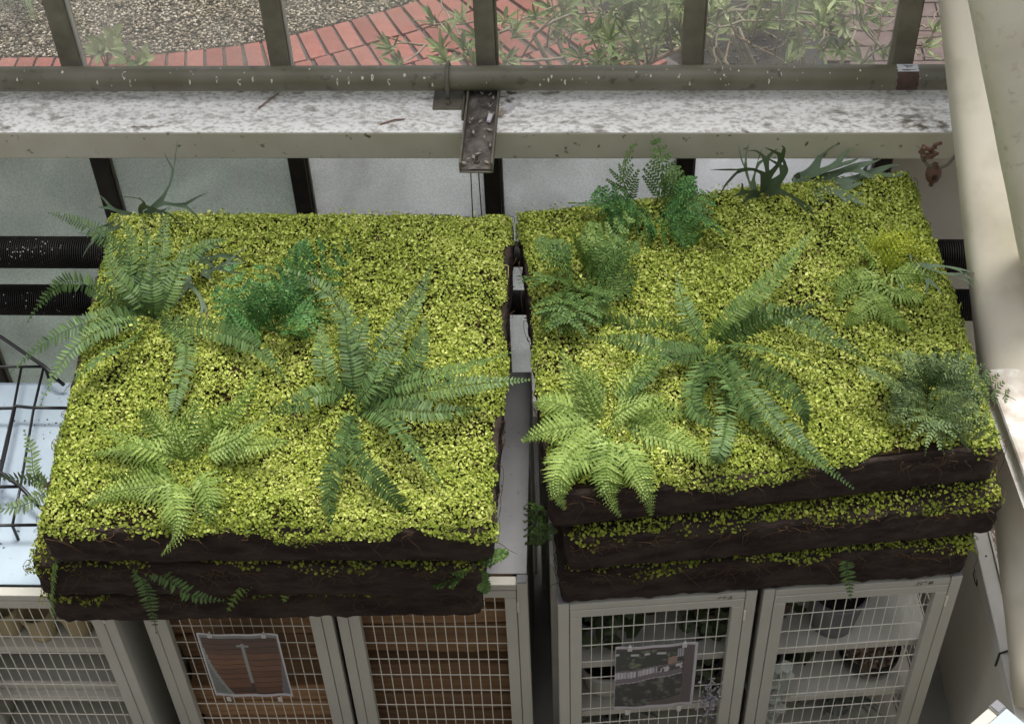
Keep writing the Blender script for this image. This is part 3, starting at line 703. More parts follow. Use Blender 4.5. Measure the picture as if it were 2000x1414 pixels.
t = pot(cabR1, .40, .15, .5725, .035, .045, .08, TERRA, 'brown pot of small round leaves at top right of the photo sheet cabinet')
leafclump('foliage', 110, (.0,-.035,.09), (.04,.02,.07), .017, MIDL, t, 1.0)
t = pot(cabR1, .255, .22, .5725, .05, .065, .13, TERRA, 'plain brown pot in the middle of the photo sheet cabinet', rim=True)
t = pot(cabR1, .135, .13, .3355, .055, .075, .12, POTW, 'round white pot with rim rings behind the photo sheet')
t = pot(cabR1, .385, .13, .3355, .045, .055, .10, POTG, 'dark pot of leaves right of the photo sheet')
leafclump('foliage', 110, (.0,-.03,.10), (.035,.02,.06), .016, MIDL, t, 1.1)
spiky(cabR1, .16, .15, .1005, 22, .17, 'spiky plant on the lowest shelf of the photo sheet cabinet')
sp = thing('dried_sprig', 'pale lilac dried sprig hanging on the mesh right of the photo sheet', 'sprig'); place(sp, cabR1, .388, -.012, .375)
MB().tube([(0,0,.14),(.004,-.002,.03),(-.004,0,-.08)], .0012, 5).build('stem', CORD, sp)
leafclump('flower_spike', 120, (.0,-.004,.06), (.011,.006,.045), .005, mat('lilac', (.22,.20,.22), .7, col2=(.42,.38,.42), attr=True), sp, 1.5)['kind'] = 'stuff'

# photo sheets tied to two doors: printed picture as a colour attribute on a wavy sheet
def sheet_photo(cab, x, z, w_, h_, paint, label):
    t = thing('photo_sheet', label, 'photo sheet', group='laminated photo sheets tied to doors'); place(t, cab, x, -.006, z)
    nu, nv = 72, 100; V = []; C = []
    for j in range(nv+1):
        for i in range(nu+1):
            u, v = i/nu, j/nv
            wav = .0022*math.sin(u*9.5+.6)*(.4+.6*abs(2*v-1))
            V.append((w_*(u-.5), -.004-.0035*math.sin(u*math.pi*2.2)**2-.003*math.sin(v*3.1), h_*(v-.5)+wav*1.3))
            C.append(tuple(min(.8,1.45*q_) if max(paint(u,v)) < .45 else q_ for q_ in paint(u, v)))
    me = bpy.data.meshes.new('print'); me.from_pydata(V, [], [(j*(nu+1)+i, j*(nu+1)+i+1, (j+1)*(nu+1)+i+1, (j+1)*(nu+1)+i) for j in range(nv) for i in range(nu)])
    ca = me.color_attributes.new('print', 'FLOAT_COLOR', 'POINT'); ca.data.foreach_set('color', np.array([(c[0],c[1],c[2],1) for c in C], np.float32).reshape(-1))
    if 'print' not in MATS:
        M = bpy.data.materials.new('print'); M.use_nodes = True; p = M.node_tree.nodes['Principled BSDF']; a = M.node_tree.nodes.new('ShaderNodeVertexColor'); a.layer_name = 'print'
        M.node_tree.links.new(a.outputs[0], p.inputs['Base Color']); p.inputs['Roughness'].default_value = .35; MATS['print'] = M
    me.materials.append(MATS['print']); me.polygons.foreach_set('use_smooth', [True]*len(me.polygons)); o = link(bpy.data.objects.new('print', me)); o.parent = t
    so = o.modifiers.new('thickness', 'SOLIDIFY'); so.thickness = .0006; so.offset = 1
    for u in (-.33,.33):
        for s_ in (1,-1):
            mb = MB().box((u*w_-.006,-.0135,s_*(h_/2+.002)-.012), (u*w_+.006,-.0105,s_*(h_/2+.002)+.008)).tube([(u*w_,-.012,s_*h_/2-.002),(u*w_+.001,-.008,s_*(h_/2)+.012*(1 if s_ > 0 else -1.8))], .003, 6)
            mb.build('cable_tie', POTW, t, bevel=.002)
    return t
def h2(a, b): return (math.sin(a*127.1+b*311.7)*43758.5453) % 1
def sn(u, v, f):
    a, b = math.floor(u*f), math.floor(v*f); x, y = u*f-a, v*f-b; x = x*x*(3-2*x); y = y*y*(3-2*y)
    return (h2(a,b)*(1-x)+h2(a+1,b)*x)*(1-y)+(h2(a,b+1)*(1-x)+h2(a+1,b+1)*x)*y
def mixc(a, b, t): return tuple(a[i]+(b[i]-a[i])*t for i in range(3))
def paintA(u, v):                                       # two stacks of brown planks behind a central post
    if u < .025 or u > .975 or v < .045 or v > .975: return (.62,.60,.62)
    k_ = (1-v)
    if v > .93: return (.16,.16,.16)
    lft = .03+.25*k_*k_
    if u < lft: return mixc((.10,.11,.10),(.20,.21,.19), 1. if abs(u-lft) < .04 else sn(u,v,30)*.5)
    if u > .97-.16*max(0,k_-.35): return (.11,.11,.11)
    if abs(u-.53) < .022+(.05 if .80 < v < .84 else 0) and v < .86: return (.20,.21,.20) if sn(1,v,14) > .25 or v > .6 else (.03,.02,.015)
    row = v*(13 if u < .53 else 11)+(.3 if u > .53 else 0); fr = row % 1
    if fr < .12: return (.012,.007,.005)
    r = h2(math.floor(row), 1 if u < .53 else 2)
    c = mixc((.05,.022,.012), (.17,.07,.03), r if v < .72 else r*.3); return mixc(c, (.03,.015,.01), .5*sn(u*3,v*40,3))
def paintB(u, v):                                       # a raised greenhouse bench with planting above and below
    if u < .012 or u > .965 or v < .055 or v > .965: return (.50,.47,.50)
    n = sn(u,v,14)*.6+sn(u,v,37)*.4
    if u > .84: return mixc((.045,.032,.035),(.075,.055,.06), .5+.5*math.sin((u*1.2+v*.25)*160))
    y0 = .42+.16*u; y1 = y0+.21-.03*u
    if v > .93: return (.035,.02,.024)
    if .86 < v < .90 and u < .62 and sn(u,3,13) > .35: return (.50,.48,.50)
    if .80 < v < .93 and u > .75: return mixc((.10,.10,.11),(.45,.45,.47), 1. if (u*40) % 1 > .45 else 0)
    if y0 < v < y1 and u < .82:
        if v < y0+.015: return (.26,.23,.25)
        if v < y0+.085: return (.10,.082,.095)
        if v > y1-.025: return (.10,.08,.085)
        if u < .52: return (.09,.08,.09) if abs(u-.27) < .013 or abs(u-.50) < .01 else mixc((.20,.19,.20),(.38,.36,.40), 1. if (u*46) % 1 > .4 else 0)
        return mixc((.03,.03,.025),(.36,.35,.36), 1 if n > .52 else 0)
    if v > y1:
        if abs(u-.70) < .06 and v < y1+.10: return (.20,.13,.10)
        return mixc((.008,.012,.010),(.14,.17,.09), max(0,n-.55)*2.6)
    if v < .12+.25*max(0,u-.5) and u > .45: return (.065,.052,.045)
    return mixc((.010,.011,.009),(.12,.125,.10), max(0,n-.52)*2.4)
sheet_photo(cabM1, .233, .548, .208, .298, paintA, 'photo sheet of stacked brown planks tied to the left wooden plank cabinet')
sheet_photo(cabR1, .243, .566, .206, .296, paintB, 'photo sheet of a planted greenhouse bench tied to the right cabinet door')

# black wire rack on the far-left cabinet
zr = .958
wr = thing('wire_rack', 'black wire rack standing on the pale metal cabinet top at far left', 'rack', (pz(0,880,.9)[0], pz(0,880,.9)[1], .9))
org = np.array(wr.location[:])
def wp(px, py, z=zr): return pz(px, py, z)-org
mb = MB()
for line, r_ in (([(-120,717),(87,716)],.004),([(-120,800),(24,797),(30,793),(60,796),(135,797)],.0045),([(-120,952),(40,950)],.0045),([(-120,1027),(72,1025)],.0042)):
    mb.tube([wp(*q) for q in line], r_, 7)
mb.build('cross_wire', BLACKW, wr, smooth=True)
mb = MB()
for line in ([(42,716),(26,800),(2,905),(-22,1026)],[(86,714),(66,797),(40,950),(24,1026)],[(30,795),(14,870),(0,930),(-10,1000)],[(-60,717),(-100,1027)],[(-10,717),(-60,1027)]):
    mb.tube([wp(*q) for q in line], .0037, 7)
mb.build('long_wire', BLACKW, wr, smooth=True)
mb = MB()
for pts in ([(-60,625,.985),(0,657,.98),(45,688,.975),(87,716,.966),(108,738,.955),(125,752,.93)],[(-60,880,.985),(0,922,.975),(40,950,.962),(72,984,.95),(95,1005,.92)]):
    MB().tube([wp(*q) for q in pts], .0055, 8).build('side_arm', BLACKW, wr, smooth=True)
mb = MB()
for q in ((86,714),(24,1026),(-60,717),(-95,1027)):
    a = wp(*q); mb.tube([a, np.array([a[0],a[1],.0005])], .004, 7)
mb.build('foot', BLACKW, wr)

# ------------------------------------------------------------------ moss pads
def pad(label, quad, z, seed, n_leaf, rim=None, dull=False, hb=.119, hm=.030):
    """quad: FL, FR, BR, BL corners in plan; base slab + leaf mat + root threads"""
    Q = np.array(quad, float); c = Q.mean(0)
    t = thing('moss_pad', label, 'moss pad', (c[0], c[1], z), 0, 'planted pads in two stacks')
    def at(u, v): return ((Q[0]*(1-u)[...,None]+Q[1]*u[...,None])*(1-v)[...,None]+(Q[3]*(1-u)[...,None]+Q[2]*u[...,None])*v[...,None])-c
    # slab: ring of outline points, rough sides
    n = 240; out = []; 
    for k_ in range(n):
        s = 4*k_/n; e = int(s); f_ = s-e
        u, v = [(f_,0),(1,f_),(1-f_,1),(0,1-f_)][e]; p = at(np.array(u), np.array(v)); out.append(p)
    out = np.array(out); mb = MB(); prof = [(-.007,0),(.0005,.006),(.002,.02),(.003,.04),(.0025,.06),(.003,.08),(.002,hb-.02),(.001,hb-.006),(-.005,hb)]
    rr = np.random.default_rng(seed); vs = []
    side = np.roll(out,-1,0)-np.roll(out,1,0); side /= np.linalg.norm(side,axis=1,keepdims=True); nr = np.stack([side[:,1],-side[:,0]],1)
    ang_ = np.arange(n)/n*4
    for (o_, zz) in prof:
        for k_ in range(n):
            x, y = out[k_]; s = k_/n*4
            corner = max(0, 1-abs((s+.5)%1-.5)/.035); corner = corner*corner
            j = .0032*lump(np.array(s), np.array(zz*8), seed+3, (1.2,5,14), (.35,.35,.3))+rr.normal(0,.0018)
            ins = -corner*.022
            vs.append((x+nr[k_,0]*(o_+j)+(-x/.5)*corner*.007, y+nr[k_,1]*(o_+j)+(-y/.5)*corner*.007, zz+rr.normal(0,.0012)+ (.003*float(lump(np.array(s),np.array(0.),seed,(1,2,5)))if 0<zz<hb else 0)))
    fs = [(i*n+k_, i*n+(k_+1)%n, (i+1)*n+(k_+1)%n, (i+1)*n+k_) for i in range(len(prof)-1) for k_ in range(n)]
    fs += [tuple(range(n-1,-1,-1))]; K = len(prof)-1
    fs += [tuple(K*n+k_ for k_ in range(n))]
    mb.add(vs, fs).build('peat_slab', PEAT, t, smooth=True)
    # under-mat surface
    def hgt(u, v):
        e = np.minimum(np.minimum(u,1-u), np.minimum(v,1-v)); w_ = np.clip(e/.05,0,1)
        return hb+.002+w_*(hm*.5+.017*lump(u,v,seed+11,(2,6,13)))
    g = 60; mb = MB(); U, Vv = np.meshgrid(np.linspace(.012,.988,g+1), np.linspace(.012,.988,g+1)); XY = at(U,Vv); H = hgt(U,Vv)
    if not dull:
        mb.add(np.dstack([XY,H]).reshape(-1,3), [(j*(g+1)+i, j*(g+1)+i+1, (j+1)*(g+1)+i+1, (j+1)*(g+1)+i) for j in range(g) for i in range(g)]).build('soil_mat', SOILTOP, t, smooth=True)
    # leaves
    r = np.random.default_rng(seed+50); N = n_leaf
    u = r.uniform(-.014,1.014,N); v = r.uniform(-.014,1.014,N)
    if rim is not None:
        k_ = (v < rim+.06*r.uniform(0,1,N)) | (u < .07) | (u > .93); u, v = u[k_], v[k_]
    dens = .84+.50*lump(u,v,seed+21,(2,6,14),(.35,.35,.3))
    if dull: dens = dens*.95+.3*lump(u,v,seed+5,(1.5,3,6))
    ed_ = np.minimum(np.minimum(u,1-u), np.minimum(v,1-v)); wob = .022*lump(u,v,seed+31,(2,5,12))
    keep = (r.uniform(0,1,len(u)) < np.clip(dens,.05,1)) & (ed_ > wob-.004); u, v, ed_ = u[keep], v[keep], ed_[keep]; N = len(u)
    xy = at(u,v); h_ = hgt(np.clip(u,0,1), np.clip(v,0,1))+r.uniform(-.004,.014,N)*np.clip(ed_/.02,.3,1)
    h_ -= np.clip(-ed_,0,1)*1.4*r.uniform(.2,1.2,N)+np.where(ed_<.003, r.uniform(0,.010,N)+r.uniform(0,.028,N)*np.clip(lump(u,v,seed+71,(2,5,11)),0,1), 0)
    cx = np.clip((.5-u)*-2,-1,1); cy = np.clip((v-.5)*2,-1,1); near = np.clip(1-ed_/.03,0,1)
    Nn = r.normal(0,.85,(N,3)); Nn[:,2] = 1.; Nn[:,1] -= .2
    Nn[:,0] += near*np.where(abs(u-.5)>abs(v-.5), np.sign(u-.5),0)*1.2; Nn[:,1] += near*np.where(abs(v-.5)>=abs(u-.5), np.sign(v-.5),0)*1.2
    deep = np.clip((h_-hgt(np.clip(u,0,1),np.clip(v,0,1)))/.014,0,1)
    h_ += np.where((r.uniform(0,1,N)<.05) & (lump(u,v,seed+61,(3,8,16))>.15), r.uniform(.005,.026,N), 0)
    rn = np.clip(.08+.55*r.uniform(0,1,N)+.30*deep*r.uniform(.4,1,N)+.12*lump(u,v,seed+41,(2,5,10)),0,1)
    P = np.stack([xy[:,0],xy[:,1],h_],1)
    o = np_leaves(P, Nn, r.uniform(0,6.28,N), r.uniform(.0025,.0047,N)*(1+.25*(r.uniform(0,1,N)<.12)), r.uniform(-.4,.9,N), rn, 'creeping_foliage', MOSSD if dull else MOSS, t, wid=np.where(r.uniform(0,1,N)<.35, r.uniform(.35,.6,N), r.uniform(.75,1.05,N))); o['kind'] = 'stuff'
    # root and stem threads along the rim
    mb = MB(); nt_ = 70 if not dull else 120
    for i in range(nt_):
        e = r.choice(4, p=[.55,.2,.05,.2]); f_ = r.uniform(0,1)
        u0, v0 = [(f_,-.003),(1.003,f_),(f_,1.0),(-.003,f_)][e]
        p = at(np.array(u0), np.array(v0)); o_ = np.array([(0,-1),(1,0),(0,1),(-1,0)][e], float); sd_ = np.array([-o_[1],o_[0]])
        l_ = r.uniform(.015,.085); k2 = r.uniform(-1,1); zz = hb-r.uniform(0,.03); dr = r.uniform(.1,1.1)
        pts = []
        for q in np.linspace(0,1,6): 
            w2 = p+o_*(.004+.010*math.sin(q*3)*r.uniform(.6,1.2))+sd_*l_*k2*(q-.2)+sd_*.006*math.sin(q*7+i); pts.append((w2[0],w2[1],zz+.01*math.sin(q*3.1)-l_*dr*q*q))
        mb.tube(pts, [.0008]*5+[.0004], 3, cap=False)
    mb.build('root_threads', ROOT, t)['kind'] = 'stuff'
    if not dull:                                              # runners creeping over the leaf mat
        mb = MB()
        for i in range(620):
            u0, v0 = r.uniform(.01,.99), r.uniform(.01,.99); a = r.uniform(0,6.28); l_ = r.uniform(.012,.045); kk = r.uniform(-2.,2.); pts = []
            for q in np.linspace(0,1,6):
                uu = np.clip(u0+math.cos(a+kk*q)*l_*q,0,1); vv = np.clip(v0+math.sin(a+kk*q)*l_*q,0,1); p = at(np.array(uu),np.array(vv)); pts.append((p[0],p[1],float(hgt(uu,vv))+.006+.009*math.sin(q*3.1)))
            mb.tube(pts, [.0009]*5+[.0005], 3, r.uniform(0,1), False)
        mb.build('creeping_runners', RUNNER, t)['kind'] = 'stuff'
    return t
Z1, Z2, Z3 = .903, 1.052, 1.201
def rq(fl, fr, depth):
    fl, fr = np.array(fl), np.array(fr); d = (fr-fl)/np.linalg.norm(fr-fl); n_ = np.array([-d[1],d[0]]); return [fl, fr, fr+n_*depth, fl+n_*depth]
padL1 = pad('bottom pad of the left stack, dark peat with sparse leaf fringe', rq((-1.268,2.024),(-.250,2.064),.86), Z1, 101, 44000, .14, True)
padL2 = pad('middle pad of the left stack, with dangling dark and lime fronds', rq((-1.255,2.000),(-.235,2.012),.90), Z2, 102, 44000, .14, True)
padL3 = pad('top pad of the left stack, covered in yellow green creeping leaves', [(-1.195,1.985),(-.207,2.003),(-.203,3.02),(-1.262,3.02)], Z3, 103, 150000)
padR1 = pad('bottom pad of the right stack resting on the mesh cabinets', rq((-.062,2.102),(.900,2.200),.82), Z1, 104, 44000, .14, True)
padR2 = pad('middle pad of the right stack with reddish root fringe', rq((-.045,2.085),(.945,2.212),.80), Z2, 105, 44000, .16, True)
padR3 = pad('top pad of the right stack, tilted to the cabinet, covered in creeping leaves', [(-.082,2.094),(.917,2.250),(.842,3.20),(-.185,3.03)], Z3, 106, 150000)

# ------------------------------------------------------------------ ferns
Z0 = Z3+.125
def bez(p0, pm, p2, K):
    p1 = 2*pm-.5*(p0+p2); ts = np.linspace(0,1,K); return np.array([(1-t)**2*p0+2*t*(1-t)*p1+t*t*p2 for t in ts])
UPV = np.array([0.,-.42,.9])
def frame(path):
    T = np.gradient(path, axis=0); T /= np.linalg.norm(T,axis=1,keepdims=True)+1e-9
    S_ = np.cross(T, UPV); S_ /= np.linalg.norm(S_,axis=1,keepdims=True)+1e-9; N_ = np.cross(S_, T); return T, S_, N_
def interp(path, T, S_, N_, t):
    x = t*(len(path)-1); i = min(int(x), len(path)-2); f_ = x-i
    return [a[i]*(1-f_)+a[i+1]*f_ for a in (path, T, S_, N_)]
def leaflet(mb, b, d, wv, nv, L_, W, rn, droop=.15, tipw=.55):
    """one pinna: four-station folded blade"""
    st = [(0,.25),(.25,1.),(.7,tipw+.2),(1,.06)]; vs = []
    for q, wd in st:
        c = b+d*L_*q-nv*L_*droop*q*q
        vs += [c+wv*W*wd*.5+nv*W*.10, c, c-wv*W*wd*.5+nv*W*.10]
    mb.add(vs, [(3*i,3*i+3,3*i+4,3*i+1) for i in range(3)]+[(3*i+1,3*i+4,3*i+5,3*i+2) for i in range(3)], rn)
def frond(parent, kind, p0, pm, p2, m_, scale=1.):
    org = np.array(parent.location[:])
    path = bez(np.array(p0), np.array(pm), np.array(p2), 22)-org
    q_ = np.linspace(0,1,22)[:,None]; sdv = np.cross(path[-1]-path[0], [0,0,1.]); path = path+sdv*(random.gauss(0,.035)*np.sin(q_*6.28)+random.gauss(0,.03)*np.sin(q_*3.14))
    L_ = np.linalg.norm(np.diff(path,axis=0),axis=1).sum(); T, S_, N_ = frame(path); mb = MB()
    ro = random.gauss(0,.42 if kind == 'sword' else (.30 if kind == 'lime' else .5)); tw = np.linspace(ro, ro+random.gauss(0,.5), len(path))[:,None]; S_, N_ = S_*np.cos(tw)+N_*np.sin(tw), N_*np.cos(tw)-S_*np.sin(tw)
    base_r = random.uniform(.25,.6)
    mb.tube(path, list(np.linspace(.0019,.0006,22)), 4, base_r*.5)
    if kind == 'sword':
        n = max(8, int(L_/.0098)); Lm = .0275*scale
        for i in range(n):
            t = .07+.93*(i+.5)/n; c, tt, ss, nn_ = interp(path,T,S_,N_,t)
            pl = Lm*min(1,(t+.12)*3.2)*min(1,((1-t)*2.4+.10))*random.uniform(.92,1.06)
            for s_ in (-1,1):
                if random.random() < .04: continue
                d = ss*s_+tt*(.16+.3*t+random.gauss(0,.09))+nn_*random.uniform(-.15,.35); d /= np.linalg.norm(d)
                leaflet(mb, c, d, tt, nn_, pl, .0077*min(1,.45+pl/Lm), min(1,max(0,base_r+random.gauss(.05,.16)+(.1 if s_ > 0 else -.05))), random.uniform(.02,.25))
    elif kind == 'lime':
        n = max(6, int(L_/.0140)); Lm = .050*scale
        for i in range(n):
            t = .26+.74*(i+.3)/n; c, tt, ss, nn_ = interp(path,T,S_,N_,t)
            pl = Lm*min(1,(t+.1)*2.2)*((1-t)/.74)**.85*random.uniform(.8,1.12)+.004
            for s_ in (-1,1):
                d = ss*s_+tt*(.45+.25*t)+nn_*random.uniform(-.15,.25); d /= np.linalg.norm(d); wv = np.cross(nn_, d); rn = min(1,max(0,base_r+random.gauss(0,.18)))
                # crenate blade
                K = 7; vs = []
                for q in range(K+1):
                    f_ = q/K; wd = .0043*(1-f_**2.2)*(1.15 if q % 2 else .72)*(.7+.3*pl/Lm)+.0004; cc = c+d*pl*f_-nn_*pl*.22*f_*f_
                    tw = nn_*.0018*(1 if q % 2 else -1)
                    vs += [cc+wv*wd+tw, cc-nn_*.0012, cc-wv*wd+tw]
                mb.add(vs, [(3*k_,3*k_+3,3*k_+4,3*k_+1) for k_ in range(K)]+[(3*k_+1,3*k_+4,3*k_+5,3*k_+2) for k_ in range(K)], rn)
    else:
        npn = {'davallia':7,'fine':8}[kind]; Lm = {'davallia':.36,'fine':.30}[kind]*L_*scale
        for i in range(npn):
            t = .22+.76*(i+.2)/npn; c, tt, ss, nn_ = interp(path,T,S_,N_,t)
            pl = Lm*(1-t)**.85*1.1*random.uniform(.85,1.1)+.006
            for s_ in (-1,1):
                d = ss*s_+tt*(.75)+nn_*random.uniform(-.2,.3); d /= np.linalg.norm(d); wv = np.cross(nn_, d); wv /= np.linalg.norm(wv)
                sp_ = .0082 if kind == 'davallia' else .0072; m2 = max(3, int(pl/sp_))
                mb.tube([c, c+d*pl*.5-nn_*pl*.03, c+d*pl-nn_*pl*.12], .0005, 3, base_r*.4, False)
                for k_ in range(m2):
                    f_ = (k_+.4)/m2; cc = c+d*pl*f_-nn_*pl*.12*f_*f_; l2 = (.017 if kind == 'davallia' else .0145)*scale**.5*(1-.72*f_)*(1 if pl > .03 else .75)
                    for s2 in (-1,1):
                        d2 = wv*s2+d*.65+nn_*random.uniform(-.1,.3); d2 /= np.linalg.norm(d2)
                        leaflet(mb, cc, d2, d, nn_, l2, .0078 if kind == 'davallia' else .0052, min(1,max(0,base_r+random.gauss(0,.2))), .1, .6)
    return mb.build('frond', m_, parent)
def zmove(px, py, z): return pz(px, py, z)
def fern(kind, label, root, fronds, m_, z0=Z0, name=None, scale=1., rz=None, cat='fern'):
    r = pz(root[0], root[1], z0-.03)
    t = thing(name or {'sword':'sword_fern','lime':'lime_fern','davallia':'hares_foot_fern','fine':'feathery_fern'}[kind], label, cat, tuple(r), 0, 'ferns planted in the moss pads')
    MB().lathe([(.012,0),(.009,.018),(.004,.03)], (0,0,0), 8).build('crown', STEM, t)
    for f_ in fronds:
        (mx, my), (tx, ty) = f_[0], f_[1]
        if kind == 'lime': mx += random.gauss(0,7); my += random.gauss(0,7)
        up = ty < root[1]-60                                          # standing fronds rise towards the window
        zm = f_[2] if len(f_) > 2 and f_[2] is not None else z0+(.085 if not up else .095)
        zt = f_[3] if len(f_) > 3 and f_[3] is not None else z0+(.03 if not up else .13)
        if kind == 'lime': zm -= .035
        mm = f_[4] if len(f_) > 4 else m_
        # mid pixel may be a point anywhere on the curve: treat as t=.5
        frond(t, kind, r+np.array([0,0,.03]), pz(mx,my,zm), pz(tx,ty,zt), mm, scale)
    return t
fern('sword', 'large dark sword fern at the rear left edge of the left pad', (298,645),
    [((283,545),(278,425)),((245,560),(215,450)),((335,560),(372,455)),((205,490),(93,416),None,Z0+.05),((165,548),(52,632),Z0+.07,Z0-.02),((160,622),(18,730),Z0+.07,Z0-.03),
     ((190,655),(78,795),Z0+.06,Z0-.02),((215,692),(125,765)),((430,662),(560,748)),((368,705),(330,835)),((358,510),(445,468)),((310,520),(330,405)),((255,520),(240,430)),((300,580),(300,500))], SWORD, scale=1.1)
fern('sword', 'large dark sword fern at the centre front of the left pad', (690,815),
    [((655,615),(512,520)),((637,715),(630,625)),((679,705),(676,590)),((770,655),(842,518)),((800,715),(828,620)),((830,728),(1000,688)),((862,768),(1036,742)),((805,798),(945,795)),
     ((778,840),(875,965)),((722,920),(822,1030),None,Z0-.04),((655,905),(672,1072),None,Z0-.07),((615,768),(512,810)),((718,760),(750,680)),((745,740),(790,660)),((700,690),(720,610))], SWORD, scale=1.15)
fern('sword', 'large sword fern at the middle of the right pad', (1392,695),
    [((1450,600),(1560,482),None,None,SWORDL),((1545,622),(1698,705)),((1500,686),(1632,735)),((1408,745),(1402,815)),((1372,740),(1370,790)),((1515,800),(1668,955),None,Z0-.05),((1360,770),(1470,850)),
     ((1290,712),(1215,785)),((1295,682),(1150,660)),((1352,620),(1322,530)),((1225,626),(1045,635),Z0+.02,Z0),((1410,840),(1395,905)),((1480,640),(1605,590)),((1540,760),(1570,840)),
     ((1500,560),(1590,450),None,None,SWORDL),((1440,760),(1530,870))], SWORD, scale=1.1)
fern('lime', 'lime green fern at the front left of the left pad', (372,925),
    [((290,878),(190,832)),((312,850),(275,800)),((378,850),(392,775)),((430,820),(510,722)),((455,862),(565,862)),((300,935),(195,930)),((295,968),(170,985)),((340,985),(314,1085),None,Z0-.06),
     ((402,960),(384,1058),None,Z0-.04),((265,890),(180,885)),((425,870),(525,815)),((355,880),(335,810))], LIME, scale=1.15)
fern('lime', 'bushy lime fern at the front left of the right pad', (1200,835),
    [((1130,765),(1098,682)),((1165,770),(1160,708)),((1235,758),(1292,672)),((1265,808),(1368,818)),((1290,858),(1402,915)),((1105,832),(1018,862)),((1115,905),(1105,995),None,Z0-.04),
     ((1185,915),(1213,1010),None,Z0-.07),((1240,905),(1272,1008),None,Z0-.07),((1150,885),(1085,940)),((1220,800),(1300,770)),((1090,795),(1046,790)),((1240,835),(1330,868)),((1150,800),(1128,715)),((1130,860),(1060,905))], LIME, scale=1.15)
fern('lime', 'yellow green fern at the right edge of the right pad', (1722,545),
    [((1715,470),(1808,455),None,None,LIMEY),((1752,482),(1838,502),None,None,LIMEY),((1690,535),(1605,560)),((1690,500),(1660,448)),((1750,560),(1815,582)),((1705,600),(1780,648)),((1660,560),(1640,600)),
     ((1735,500),(1790,440),None,None,LIMEY),((1760,540),(1840,545)),((1690,590),(1650,640))], LIME, scale=1.05)
fern('davallia', 'teal feathery fern between the two sword ferns of the left pad', (540,660),
    [((490,600),(446,500)),((525,590),(500,505)),((570,560),(650,462)),((610,570),(700,465)),((470,610),(415,560)),((548,600),(560,540)),((470,640),(430,650)),((580,620),(640,600)),((520,620),(470,540)),((590,530),(590,470)),((560,650),(610,660))], TEAL, scale=.95)
fern('davallia', 'tall teal fern at the rear edge of the right pad, in front of the sill', (1275,432),
    [((1222,350),(1246,272),None,Z0+.16,FINEG),((1296,345),(1272,262),None,Z0+.16,FINEG),((1190,400),(1112,398)),((1325,385),(1352,342)),((1375,425),(1425,462)),((1265,430),(1278,470)),((1345,400),(1398,376)),((1320,440),(1370,470)),((1210,400),(1160,370)),((1220,420),(1180,430)),((1310,370),(1318,320),None,None,FINEG)], TEAL, scale=.95)
fern('davallia', 'feathery dark fern with yellow tips at the left of the right pad', (1132,555),
    [((1170,490),(1240,410),None,None,SWORDL),((1150,495),(1160,425),None,None,SWORDL),((1090,505),(1048,465)),((1075,545),(1012,538)),((1190,545),(1255,532)),((1195,500),(1250,482)),((1095,590),(1050,632)),((1160,580),(1200,600)),((1110,520),(1085,460)),((1110,600),(1090,640)),((1170,520),(1220,460))], FINEG, name='feathery_fern', scale=1.0)
fern('fine', 'grey green feathery fern at the right front corner of the right pad', (1810,795),
    [((1755,745),(1672,722)),((1830,735),(1905,690)),((1880,745),(1985,782)),((1860,815),(1958,858)),((1800,735),(1765,685)),((1850,795),(1945,820)),((1780,790),(1720,790)),((1840,760),(1910,740)),((1770,720),(1720,690)),((1820,820),(1870,850)),((1790,760),(1740,760)),((1850,740),(1945,735)),((1815,740),(1830,690))], FINE, scale=1.3)
# fronds that hang from the lower pads
def hang_fern(kind, label, root, zr_, fronds, m_, scale=1.):
    r = pz(root[0], root[1], zr_); t = thing({'sword':'sword_fern','lime':'lime_fern','davallia':'hares_foot_fern','fine':'feathery_fern'}[kind], label, 'fern', tuple(r), 0, 'ferns planted in the moss pads')
    MB().lathe([(.008,-.004),(.006,.008),(.003,.014)], (0,0,0), 8).build('crown', STEM, t)
    for (mx,my,zm),(tx,ty,zt) in fronds: frond(t, kind, r, pz(mx,my,zm), pz(tx,ty,zt), m_, scale)
    return t
hang_fern('sword', 'dark fern hanging out between the lower pads of the left stack', (262,1098), 1.165, [((286,1150,1.09),(306,1238,.93)),((345,1135,1.12),(440,1172,1.05))], SWORD, .9)
hang_fern('lime', 'pointed lime frond pair hanging over the middle left pad', (492,1092), 1.165, [((478,1130,1.11),(444,1195,1.01)),((470,1110,1.13),(455,1150,1.07))], LIME, .8)
hang_fern('lime', 'single lime frond hanging right of the lime pair, middle left pad', (572,1090), 1.165, [((560,1125,1.11),(554,1176,1.03))], LIME, .7)
hang_fern('davallia', 'small teal fern at the right end of the middle left pad', (925,1105), 1.165, [((885,1125,1.13),(845,1142,1.1)),((935,1128,1.12),(955,1155,1.08)),((955,1090,1.18),(992,1078,1.19)),((900,1110,1.16),(870,1100,1.15))], FINEG, 1.)
hang_fern('sword', 'short dark frond hanging over the bottom right pad', (1652,1060), 1.03, [((1655,1110,.98),(1662,1172,.88))], SWORD, .75)
hang_fern('sword', 'narrow frond hanging down the left end of the left stack', (112,1092), 1.19, [((102,1150,1.09),(108,1240,.93))], SWORDL, .6)
hang_fern('sword', 'grey fern sticking out of the left side of the left stack', (98,950), 1.19, [((62,905,1.22),(46,838,1.26)),((50,938,1.2),(-25,930,1.19)),((45,985,1.17),(-30,985,1.16))], FINE, .85)
hang_fern('davallia', 'dark leafy sprig hanging in the gap between the stacks', (1066,1000), 1.16, [((1048,1010,1.12),(1032,1075,1.02)),((1050,990,1.15),(1028,985,1.13)),((1060,1040,1.1),(1040,1060,1.05))], FINEG, .9)

